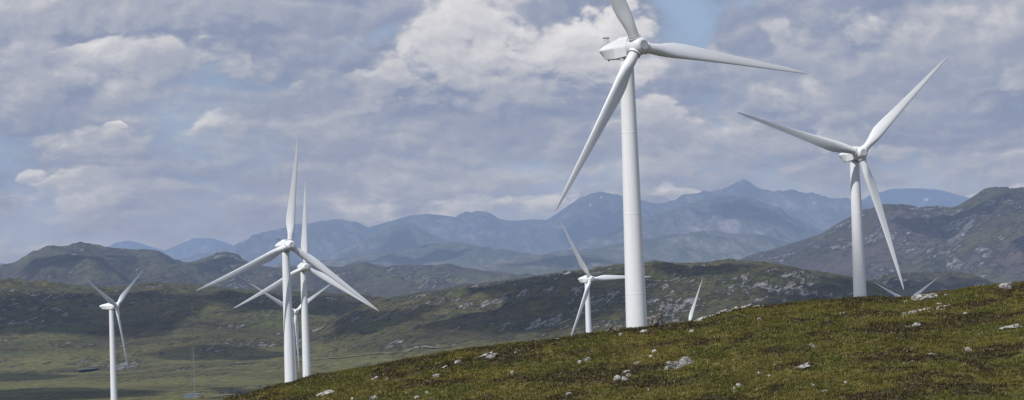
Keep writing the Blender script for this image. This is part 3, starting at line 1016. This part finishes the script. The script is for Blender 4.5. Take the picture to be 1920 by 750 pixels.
def mk_mast():
    bm = bmesh.new()
    z0 = 0.7
    for sx in (-0.42, 0.42):
        tube(bm, (sx, 9.3, z0), (sx, 10.1, z0 + 1.9), 0.022)
        tube(bm, (sx, 10.5, z0 - 0.2), (sx, 10.35, z0 + 1.85), 0.018)
        tube(bm, (sx, 8.6, z0 + 0.55), (sx, 11.2, z0 + 0.55), 0.022)
        tube(bm, (sx, 11.2, z0 - 0.5), (sx, 11.2, z0 + 0.55), 0.022)
        tube(bm, (sx, 10.2, z0 + 1.85), (sx, 10.2, z0 + 2.4), 0.018)
    for zz in (0.55, 1.1, 1.6):
        y = 9.3 + 0.8 * zz / 1.9
        tube(bm, (-0.42, y, z0 + zz), (0.42, y, z0 + zz), 0.02)
        tube(bm, (0.42, y, z0 + zz), (0.42, 10.4, z0 + zz), 0.018)
    box(bm, (0, 10.2, z0 + 1.9), (1.2, 0.9, 0.11))
    return bm_obj('instrument_mast', bm, M_DARK)


def mk_vent():
    bm = bmesh.new()
    tube(bm, (0, 9.6, -1.95), (0, 9.6, -1.62), 0.16, 12)
    return bm_obj('drain_outlet', bm, M_DARK)


def mk_yaw():
    pr = [(-2.35, 1.36), (-1.90, 1.42), (-1.80, 1.42)]
    return mesh_obj('yaw_bearing', *lathe(pr, 40, 'Z'), M_GREYP)


TURBINES = [
    ('largest white wind turbine, its top blade cut off by the upper edge of the photo', 1196.0, 87.3, 541, 33.8, -7.4, 3.5),
    ('white wind turbine on the far right with one blade pointing up to the right', 1613.5, 287.6, 796, 20.8, 42.8, 3.1),
    ('larger of the overlapping pair left of centre, one white blade pointing almost straight up', 543.5, 460.0, 997, 28.0, -37.9, 3.2),
    ('smaller of the overlapping pair left of centre, just right of the taller turbine', 572.5, 500.5, 1320, 19.7, -33.0, 1.9),
    ('small far wind turbine half hidden behind the overlapping pair left of centre', 553.5, 584.8, 1894, 40.1, 29.2, -1.0),
    ('small wind turbine farthest left, standing alone on the valley floor with blades in a Y', 218.4, 573.5, 1721, 66.0, 33.5, 2.5),
    ('small wind turbine behind the big tower, its horizontal blade passing behind that tower', 1107.5, 523.0, 1599, 33.0, -0.2, 4.0),
    ('wind turbine hidden behind the crest except one small blade right of the largest tower', 1291.0, 610.0, 2245, 28.0, 66.5, 2.0),
    ('faintest far wind turbine, two pale blades in a V above the crest at right', 1704.0, 566.0, 2550, 26.0, 32.5, 2.0),
]
for label, u, v, Dd, yaw, th, cone in TURBINES:
    hx, ez = ray(u, v)
    hub_p = Vector((hx * Dd, Dd, ez * Dd))
    Rz = Matrix.Rotation(R_(yaw), 4, 'Z')
    n = Rz @ Vector((0, -1, 0))
    axis = hub_p - 3.8 * n
    gz = float(ground_z(np.array([axis.x]), np.array([axis.y]), False)[0])
    gz = min(gz, hub_p.z - 50.0)
    root = bpy.data.objects.new('wind_turbine', None)
    COL.objects.link(root)
    root.location = (axis.x, axis.y, gz)
    root.empty_display_size = 2
    set_props(root, label, 'wind turbine', 'wind turbines of the moorland wind farm')
    hh = hub_p.z - gz
    tw = mesh_obj('tower', *lathe(tower_profile(hh - 2.2), 64), M_PAINT, root)
    auto_smooth(tw, 15)
    Tn = Matrix.Translation((hub_p.x - axis.x, hub_p.y - axis.y, hh)) @ Rz
    yb = shared('yaw_bearing', 'yaw', mk_yaw, M_GREYP)
    yb.parent = root
    yb.matrix_local = Matrix.Translation((0, 0, hh))
    na = shared('nacelle', 'nacelle', mk_nacelle, M_PAINT, 20)
    na.parent = root
    na.matrix_local = Tn
    im = shared('instrument_mast', 'mast', mk_mast, M_DARK)
    im.parent = na
    dv = shared('drain_outlet', 'vent', mk_vent, M_DARK)
    dv.parent = na
    Tr = Tn @ Matrix.Rotation(R_(-5), 4, 'X')
    hb = shared('hub', 'hub', mk_hub, M_PAINT, 40)
    hb.parent = root
    hb.matrix_local = Tr
    nc = shared('nose_cap', 'nose', mk_nose, M_GREYP)
    nc.parent = hb
    for kq in range(3):
        phi = R_(90 - (th + 120 * kq))
        Tb = Matrix.Rotation(phi, 4, 'Y') @ Matrix.Rotation(R_(cone), 4, 'X')
        bc = shared('blade_collar', 'collar', mk_collar, M_PAINT)
        bc.parent = hb
        bc.matrix_local = Tb
        bl = shared('blade', 'blade', mk_blade, M_BLADE, 50)
        bl.parent = root
        bl.matrix_local = Tr @ Tb
        bs_ = shared('blade_seal', 'seal', mk_seal, M_DARK)
        bs_.parent = bl
        if Dd < 1000:
            mk = shared('lifting_mark', 'mark', mk_mark, M_DARK)
            mk.parent = bl


# ------------------------------------------------------------------ rocks on the near hillside
def W_FLAT(w_, h_):
    return 0.50 if w_ > 1.9 * h_ / 1.7 else 0.66


def rock_mesh(name, w_, d_, h_, seed, mat, jag=0.5, parent=None):
    rnd = random.Random(seed)
    bm = bmesh.new()
    bmesh.ops.create_icosphere(bm, subdivisions=4, radius=1.0)
    planes = []
    for _ in range(16):
        p = Vector((rnd.gauss(0, 1), rnd.gauss(0, 1), rnd.gauss(0, 1) * 0.9)).normalized()
        planes.append((p, rnd.uniform(0.42, 0.86)))
    flat = W_FLAT(w_, h_)
    planes.append((Vector((rnd.gauss(0, .10), rnd.gauss(0, .10), 1)).normalized(), flat))
    from mathutils import noise as mn
    off = Vector((rnd.uniform(-50, 50), rnd.uniform(-50, 50), rnd.uniform(-50, 50)))
    for v in bm.verts:
        c = v.co.copy()
        for p, q in planes:
            dd = c.dot(p)
            if dd > q:
                c -= p * (dd - q) * 0.97
        nn = mn.fractal(c * 1.6 + off, 0.8, 2.1, 4)
        c *= 1.12 + 0.30 * jag * nn
        c += Vector((mn.noise(c * 4 + off), mn.noise(c * 4 + off * 2), mn.noise(c * 4 - off))) * 0.13 * jag
        v.co = Vector((c.x * w_ / 2, c.y * d_ / 2, c.z * h_ / 2 * (0.85 / flat if c.z > 0 else 1.0)))
    o = bm_obj(name, bm, mat, parent)
    return o


MPP = {}


def place_rock(u, v, wpx, hpx, tilt, mat, label, seed, name='boulder', cat='rock', jag=0.6, parent=None, group='rocks on the near hillside', depth=1.0):
    """u, v: foot of the rock in the photograph; wpx, hpx: how large it looks there; tilt: how its long axis leans"""
    g_ = None
    dv_ = 0
    while g_ is None or g_[0].y > 600:
        g_ = hit(u, v + dv_, [hillside])
        dv_ += 1
        if dv_ > 40:
            return None
    loc = g_[0]
    s = loc.y / F_PX
    W, Hh = 1.12 * wpx * s, (0.85 if wpx > 12 and mat is not M_ROCKD else 1.0) * hpx * s
    o = rock_mesh(name, W, max(W * 0.55, Hh * 1.1) * depth, Hh * 1.45, seed, mat, jag)
    o.location = loc + Vector((0, 0.25 * W * 0.5, Hh * (0.38 if mat is M_ROCKD else 0.10)))
    o.rotation_euler = (0, -R_(tilt), R_(random.Random(seed).uniform(-12, 12)))
    if parent:
        o.parent = parent
        o.location = o.location - parent.location
    else:
        set_props(o, label, cat, group)
    return o


Pm, Gm, Dm = M_ROCKP, M_ROCKG, M_ROCKD
ROCKS = [
    (1143, 622, 16, 13, 5, Dm, 'left half of the dark boulder pair on the skyline left of the big tower'),
    (1156, 621, 15, 9, -5, Dm, 'lower right half of the dark boulder pair on the skyline left of the big tower'),
    (1233, 611, 27, 18, 5, Dm, 'dark jagged crag on the skyline touching the right side of the big tower'),
    (1164, 629, 12, 6, 8, Pm, 'small pale rounded stone just below the dark boulder pair'),
    (1207, 623, 19, 6, 14, Pm, 'pale flat slab in the grass directly below the foot of the big tower'),
    (1046, 637, 10, 4, 5, Pm, 'small whitish stone on the skyline left of the turbine behind the big tower'),
    (1265, 691, 32, 19, 10, Gm, 'grey speckled front boulder of the large pair in the middle of the hillside'),
    (1287, 684, 33, 20, -8, Gm, 'grey speckled rear boulder of the large pair in the middle of the hillside'),
    (1250, 694, 12, 9, 5, Gm, 'small grey stone at the left foot of the large boulder pair'),
    (1173, 701, 22, 7, 20, Pm, 'pale top slab of the stone cluster left of the large boulder pair'),
    (1178, 706, 12, 7, 20, Pm, 'pale middle stone of the cluster left of the large boulder pair'),
    (1157, 712, 13, 9, 30, Pm, 'pale left stone of the cluster left of the large boulder pair'),
    (1171, 715, 11, 11, 20, Pm, 'pale lowest upright stone of the cluster left of the large boulder pair'),
    (1227, 660, 10, 5, 20, Pm, 'small pale stone uphill of the large boulder pair, upper of two'),
    (1221, 670, 11, 5, 20, Pm, 'small pale stone uphill of the large boulder pair, lower of two'),
    (1196, 682, 18, 5, 16, Pm, 'thin pale streak of stone left of and above the large boulder pair'),
    (1101, 677, 12, 8, 10, Gm, 'grey stone at the right end of a dark heather strip left of centre hillside'),
    (1088, 681, 9, 7, 10, Gm, 'grey stone at the left end of a dark heather strip left of centre hillside'),
    (1150, 667, 6, 4, 10, Pm, 'lone tiny pale stone in the green below the big tower'),
    (905, 671, 62, 7, 20, Pm, 'longest thin pale slab lying up the brown shoulder left of centre'),
    (921, 672, 29, 9, 22, Gm, 'thick grey slab just below the longest thin pale slab'),
    (966, 663, 20, 5, 20, Gm, 'short thin slab right of the longest thin pale slab'),
    (858, 681, 13, 7, 15, Pm, 'pale angular stone left of the longest thin pale slab'),
    (833, 690, 13, 4, 18, Pm, 'small flat pale stone left of the pale angular stone on the brown shoulder'),
    (818, 706, 20, 6, 18, Pm, 'pale low slab in bright grass below the brown shoulder'),
    (961, 701, 8, 6, 10, Pm, 'bright white small stone alone in grass below the thin slabs'),
    (951, 705, 5, 3, 10, Pm, 'tiny white stone at the lower left of the bright white small stone'),
    (704, 711, 18, 6, 22, Pm, 'pale elongated stone uphill of the white angular block at lower left'),
    (726, 711, 7, 3, 10, Pm, 'tiny pale stone just right of the pale elongated stone at lower left'),
    (703, 749, 15, 14, 35, Pm, 'white angular block at the bottom edge left of centre'),
    (608, 742, 62, 10, 21, Pm, 'big long pale slab lowest on the left, lying near the bottom edge'),
    (661, 750, 7, 6, 10, Pm, 'small white stone on the bottom edge between the big long slab and white block'),
    (1503, 693, 52, 11, 22, Gm, 'long pale grey slab leaning up to the right in the middle right hillside'),
    (1424, 702, 8, 6, 10, Pm, 'upper small stone of the loose trail left of the long pale grey slab'),
    (1440, 706, 8, 4, 10, Pm, 'right small stone of the loose trail left of the long pale grey slab'),
    (1385, 725, 10, 8, 10, Pm, 'right one of the two small white stones low in the middle right'),
    (1377, 730, 7, 7, 10, Pm, 'left one of the two small white stones low in the middle right'),
    (1452, 686, 8, 4, 10, Pm, 'pale chip just left of the upper end of the long grey slab'),
    (1523, 651, 8, 10, 40, Pm, 'small upright white stone uphill of the long pale grey slab'),
    (1739, 561, 48, 14, 4, Gm, 'wide rounded grey boulder just below the crest near the right tower'),
    (1774, 555, 9, 4, 0, Gm, 'small grey stone right of the wide rounded grey boulder'),
    (1888, 541, 34, 15, 10, Gm, 'angular grey boulder breaking the skyline near the right edge'),
    (1759, 571, 13, 4, 3, Pm, 'flat white stone lying above the white rock band on the right'),
    (1717, 612, 24, 9, 16, Pm, 'pale hump of rock below the white rock band on the right'),
    (1701, 614, 14, 4, 16, Pm, 'low pale stone at the left foot of the pale hump of rock'),
    (1811, 590, 13, 7, 10, Pm, 'small tan stone in dark heather right of the white rock band'),
    (1896, 616, 50, 9, 10, Gm, 'long low grey slab cut by the right edge of the photo'),
    (1815, 659, 15, 11, 5, Pm, 'bright white pointed stone on the lower right hillside'),
    (1697, 568, 10, 5, 5, Pm, 'small pale stone in heather below the right tower and left of the wide boulder'),
    (1746, 665, 13, 4, 5, Pm, 'thin pale stone left of the bright white pointed stone'),
    (1524, 725, 8, 7, 5, Pm, 'small pale stone below the long pale grey slab, left of the flat streak'),
    (1547, 734, 20, 4, 8, Pm, 'flat pale streak of stone lowest on the middle right hillside'),
    (1585, 718, 10, 4, 12, Pm, 'small flat pale stone right of the flat pale streak low on the hillside'),
    (1424, 600, 9, 5, 10, Pm, 'lone small white stone in yellow grass below the crest outcrop'),
    (1297, 622, 9, 5, 8, Pm, 'small pale stone in yellow grass below the left end of the crest outcrop'),
    (1580, 588, 13, 4, 8, Pm, 'small tan stone in grass left of and below the right tower foot'),
    (1216, 733, 8, 5, 10, Pm, 'small tan stone near the bottom edge below the stone cluster'),
    (1066, 740, 14, 7, 20, Pm, 'pale stone at the end of a brown strip near the bottom edge centre'),
    (783, 747, 10, 7, 10, Pm, 'white stone near the bottom edge right of the white angular block'),
    (800, 737, 8, 4, 10, Pm, 'small pale stone above and right of the white stone near the bottom edge'),
    (763, 738, 6, 5, 20, Pm, 'tiny pale upright stone just right of the white angular block'),
    (512, 726, 6, 3, 10, Pm, 'tiny white stone on the skyline at the left end of the crest'),
]
for i, (u, v, wp_, hp_, tl, mt, lb) in enumerate(ROCKS):
    nm = 'rock_slab' if wp_ > 3.2 * hp_ else 'boulder' if wp_ > 13 else 'stone'
    place_rock(u, v, wp_, hp_, tl, mt, lb, 100 + i, nm, 'rock slab' if nm == 'rock_slab' else nm, jag=0.9 if mt is Dm else 0.65)


def outcrop(label, pieces, mat, seed):
    g0 = hit(pieces[0][0], pieces[0][1] + 3, [hillside])[0]
    root = bpy.data.objects.new('rock_outcrop', None)
    COL.objects.link(root)
    root.location = g0
    set_props(root, label, 'rock outcrop', 'rocks on the near hillside')
    rr_ = random.Random(seed)
    more = []
    for (u, v, a, b, t) in pieces:
        more.append((u + rr_.uniform(-4, 4), v + rr_.uniform(-0.5, 1.5), a * rr_.uniform(0.7, 1.35), b * rr_.uniform(0.55, 0.95), t + rr_.uniform(-8, 8)))
        for _ in range(2):
            more.append((u + rr_.uniform(-9, 9), v + rr_.uniform(0, 3.5), rr_.uniform(3, 7), rr_.uniform(2, 4), rr_.uniform(0, 30)))
    for j, (u, v, a, b, t) in enumerate(more):
        place_rock(u, v, a, b, t, mat, None, seed + j, 'rock_block', parent=root, jag=0.7)


outcrop('long broken ledge of pale rock running up the crest right of the lone blade', [(1306, 600, 22, 6, 20), (1322, 597, 24, 6, 22), (1338, 591, 22, 7, 24), (1352, 584, 18, 7, 25), (1366, 581, 18, 6, 22), (1381, 577, 20, 6, 18), (1396, 573, 18, 5, 12), (1411, 571, 18, 5, 6), (1424, 573, 12, 4, 0)], Pm, 900)
outcrop('band of white broken rock in the grass below the wide boulder on the right', [(1694, 591, 14, 6, 25), (1704, 589, 16, 9, 30), (1716, 586, 9, 7, 20), (1725, 584, 12, 8, 20), (1735, 582, 10, 8, 25), (1745, 579, 14, 7, 15), (1757, 578, 12, 6, 12), (1768, 576, 14, 5, 12), (1778, 573, 10, 4, 14)], Pm, 940)

# ------------------------------------------------------------------ the valley: track, pond, meteorological mast, cabin
def ribbon(name, pts, width, mat):
    P3 = [hit(u, v, [moor])[0] for u, v in pts]
    out = []
    for a, b in zip(P3[:-1], P3[1:]):
        k = max(2, int((b - a).length / 12))
        out += [a.lerp(b, i / k) for i in range(k)]
    out.append(P3[-1])
    pts2 = out
    vs, fs = [], []
    for i, p in enumerate(pts2):
        t = (pts2[min(i + 1, len(pts2) - 1)] - pts2[max(i - 1, 0)])
        nrm = Vector((-t.y, t.x, 0)).normalized()
        wd = width * (0.75 + 0.5 * random.random())
        for s in (-1, -0.33, 0.33, 1):
            q = p + nrm * s * wd / 2
            zz = float(ground_z(np.array([q.x]), np.array([q.y]))[0])
            vs.append((q.x, q.y, zz + 0.7))
    for i in range(len(pts2) - 1):
        for j in range(3):
            a = i * 4 + j
            fs.append((a, a + 1, a + 5, a + 4))
    o = mesh_obj(name, vs, fs, mat)
    return set_props(o, kind='structure')


ribbon('track', [(440, 681), (470, 682), (500, 679), (530, 678), (560, 676), (600, 674), (640, 671), (680, 667), (715, 662), (745, 661), (770, 656), (795, 650), (830, 652), (850, 650)], 5.5, M_TRACK)
ribbon('track', [(372, 747), (395, 745), (425, 741)], 14.0, M_TRACK)

pc = hit(163, 695, [moor])[0]
zz = max(float(ground_z(np.array([pc.x + dx_]), np.array([pc.y + dy_]))[0]) for dx_ in (-8, 0, 8) for dy_ in (-22, 0, 22)) + 0.25
vs = [(pc.x + (9 + 1.5 * math.sin(3 * a)) * math.cos(a), pc.y + (30 + 5 * math.sin(2 * a)) * math.sin(a), zz) for a in [2 * math.pi * i / 40 for i in range(40)]]
set_props(mesh_obj('pond_water', vs, [tuple(range(40))], M_WATER), kind='structure')

mp = hit(365, 740, [moor])[0]
mx_, my_ = mp.x, mp.y
mz = float(ground_z(np.array([mx_]), np.array([my_]))[0])
MH = (743 - 571) * my_ / F_PX
mast = bpy.data.objects.new('lattice_mast', None)
COL.objects.link(mast)
mast.location = (mx_, my_, mz)
set_props(mast, 'tall thin guyed lattice mast on the valley floor right of the leftmost turbine', 'lattice mast')
bm = bmesh.new()
tri = [(0.55 * math.cos(a), 0.55 * math.sin(a)) for a in (R_(90), R_(210), R_(330))]
for x, y in tri:
    tube(bm, (x, y, 0), (x, y, MH), 0.055, 6)
k = int(MH / 1.1)
for i in range(k):
    z0, z1 = i * MH / k, (i + 1) * MH / k
    for j in range(3):
        a, b = tri[j], tri[(j + 1) % 3]
        tube(bm, (*a, z0), (*b, z1), 0.025, 4)
bm_obj('lattice_tower', bm, M_GALV, mast)
bm = bmesh.new()
for zf in (0.45, 0.75, 0.97):
    for j in range(3):
        a = R_(30 + 120 * j)
        tube(bm, (0.4 * math.cos(a), 0.4 * math.sin(a), MH * zf), (26 * math.cos(a), 26 * math.sin(a), 0.2), 0.012, 4)
bm_obj('guy_wires', bm, M_GALV, mast)
bm = bmesh.new()
for zf in (0.62, 0.85, 0.99):
    tube(bm, (0, 0, MH * zf), (2.2, 0, MH * zf), 0.03, 5)
    tube(bm, (2.2, 0, MH * zf), (2.2, 0, MH * zf + 0.5), 0.05, 6)
bm_obj('sensor_booms', bm, M_GALV, mast)

cp = hit(365, 744, [moor])[0]
cz = min(float(ground_z(np.array([cp.x + q]), np.array([cp.y]))[0]) for q in (-5, 0, 5))
cab = bpy.data.objects.new('equipment_cabin', None)
COL.objects.link(cab)
cab.location = (cp.x, cp.y - 14, cz)
set_props(cab, 'low blue grey equipment cabin at the foot of the lattice mast', 'cabin')
bm = bmesh.new()
box(bm, (0, 0, 1.15), (9.6, 2.8, 2.3))
for i in range(24):
    box(bm, (-4.6 + 0.4 * i, -1.43, 1.15), (0.16, 0.06, 2.2))
bm_obj('cabin_body', bm, M_CABIN, cab)
bm = bmesh.new()
box(bm, (0, 0, 2.38), (10.0, 3.2, 0.14))
box(bm, (0, 0, 2.5), (9.4, 1.4, 0.12))
bm_obj('cabin_roof', bm, M_CABROOF, cab)
bm = bmesh.new()
box(bm, (2.4, -1.50, 1.05), (1.0, 0.06, 2.0))
dr = bm_obj('door', bm, M_GALV, cab)
bm = bmesh.new()
box(bm, (2.75, -1.56, 1.05), (0.10, 0.08, 0.16))
bm_obj('handle', bm, M_DARK, dr)

# ------------------------------------------------------------------ added cloud sheets above the frame, shaped to shade the land
def b_cloud(n, p):
    return n.ramp(n.noise(p, 1 / 160.0, 5, 0.6), [(0.3, (0.70, 0.71, 0.74)), (0.7, (0.88, 0.88, 0.9))]), None, None


M_SHADE_CLOUD = bpy.data.materials.new('shade_cloud_sheet')
M_SHADE_CLOUD.use_nodes = True
_t = M_SHADE_CLOUD.node_tree
_t.nodes.clear()
_n = N(_t)
_o = _n.new('ShaderNodeOutputMaterial')
_d = _n.new('ShaderNodeBsdfDiffuse')
_d.inputs[0].default_value = (0.85, 0.85, 0.87, 1)
_tr = _n.new('ShaderNodeBsdfTransparent')
_mx = _n.new('ShaderNodeMixShader')
_ps = _n.new('ShaderNodeNewGeometry').outputs['Position']
_edge = _n.attr('thick')
_nz = _n.noise(_ps, 1 / 120.0, 6, 0.6)
_f = _n.m('MULTIPLY', _n.step(_n.m('ADD', _edge, _n.m('MULTIPLY', _n.m('SUBTRACT', _nz, 0.5), 0.9)), 0.18, 0.50), 0.84)
_n.put(_mx.inputs[0], _f)
_t.links.new(_tr.outputs[0], _mx.inputs[1])
_t.links.new(_d.outputs[0], _mx.inputs[2])
_t.links.new(_mx.outputs[0], _o.inputs[0])


def cloud_over(poly, hgt, seed):
    """an unseen cloud sheet whose shadow falls on the land seen inside this outline of the photograph"""
    pts = []
    for u, v in poly:
        g_ = hit(u, v)
        if g_ is None:
            continue
        p = g_[0]
        k = (hgt - p.z) / SUN.z
        pts.append(Vector((p.x + SUN.x * k, p.y + SUN.y * k)))
    c = sum(pts, Vector((0, 0))) / len(pts)
    n_ = 72
    rim = []
    for i in range(n_):
        f = i / n_ * len(pts)
        a = int(f)
        q = pts[a].lerp(pts[(a + 1) % len(pts)], f - a)
        rim.append(c + (q - c) * 1.12)
    vs, fs, th = [(c.x, c.y, hgt)], [], [1.0]
    rings = 10
    for r in range(1, rings + 1):
        s = r / rings
        for q in rim:
            e = c + (q - c) * s
            vs.append((e.x, e.y, hgt + 6.0 * math.sin(e.x / 90.0 + seed) * math.cos(e.y / 130.0)))
            th.append(1.0 - s ** 2.2)
    for i in range(n_):
        fs.append((0, 1 + i, 1 + (i + 1) % n_))
    for r in range(rings - 1):
        for i in range(n_):
            a, b = 1 + r * n_ + i, 1 + r * n_ + (i + 1) % n_
            fs.append((a, a + n_, b + n_, b))
    o = mesh_obj('shade_clouds', vs, fs, M_SHADE_CLOUD)
    at = o.data.attributes.new('thick', 'FLOAT', 'POINT')
    at.data.foreach_set('value', th)
    return set_props(o, kind='structure')


SHADE_CLOUDS = [
    ([(-60, 548), (80, 548), (220, 549), (340, 548), (440, 552), (420, 575), (340, 605), (320, 630), (160, 634), (-60, 634)], 900),
    ([(400, 548), (560, 553), (690, 561), (700, 580), (600, 592), (520, 585), (400, 590)], 900),
    ([(840, 548), (940, 528), (1040, 514), (1150, 508), (1260, 525), (1250, 575), (1160, 600), (1030, 634), (900, 632), (800, 630), (760, 618), (860, 600), (960, 570)], 900),
    ([(250, 662), (330, 646), (470, 646), (570, 652), (640, 655), (560, 665), (420, 676), (300, 675)], 900),
    ([(-60, 702), (60, 699), (150, 703), (110, 711), (-60, 712)], 900),
    ([(-60, 733), (140, 726), (300, 731), (320, 742), (120, 752), (-60, 752)], 900),
    ([(380, 724), (460, 723), (540, 722), (470, 734), (410, 735)], 900),
    ([(1400, 560), (1480, 535), (1560, 520), (1640, 530), (1690, 545), (1660, 575), (1540, 585), (1400, 590)], 900),
    ([(1190, 500), (1290, 496), (1360, 494), (1420, 500), (1380, 515), (1260, 520)], 900),
    ([(620, 600), (720, 580), (840, 570), (780, 600), (680, 630), (600, 640)], 900),
    ([(1660, 425), (1720, 406), (1790, 402), (1840, 380), (1910, 368), (1860, 400), (1800, 432), (1740, 445)], 900),
    ([(1895, 452), (1930, 440), (1960, 470), (1920, 482)], 900),
    ([(1640, 520), (1760, 520), (1850, 528), (1800, 545), (1680, 545)], 900),
    ([(175, 475), (215, 478), (255, 482), (262, 490), (220, 490)], 950),
    ([(-30, 510), (80, 505), (200, 508), (300, 510), (240, 522), (60, 522)], 950),
    ([(360, 495), (425, 480), (455, 495), (430, 510), (370, 512)], 950),
    ([(690, 455), (757, 420), (845, 455), (800, 470)], 2900),
    ([(1040, 430), (1120, 385), (1180, 390), (1200, 420), (1150, 450), (1050, 455)], 2900),
    ([(1290, 395), (1385, 370), (1440, 390), (1520, 432), (1460, 425), (1380, 410)], 2900),
    ([(940, 500), (1060, 478), (1150, 494), (1060, 505)], 2000),
    ([(650, 495), (800, 475), (920, 472), (820, 492)], 2000),
]
for i, (poly, hgt) in enumerate(SHADE_CLOUDS):
    cloud_over(poly, hgt, i)
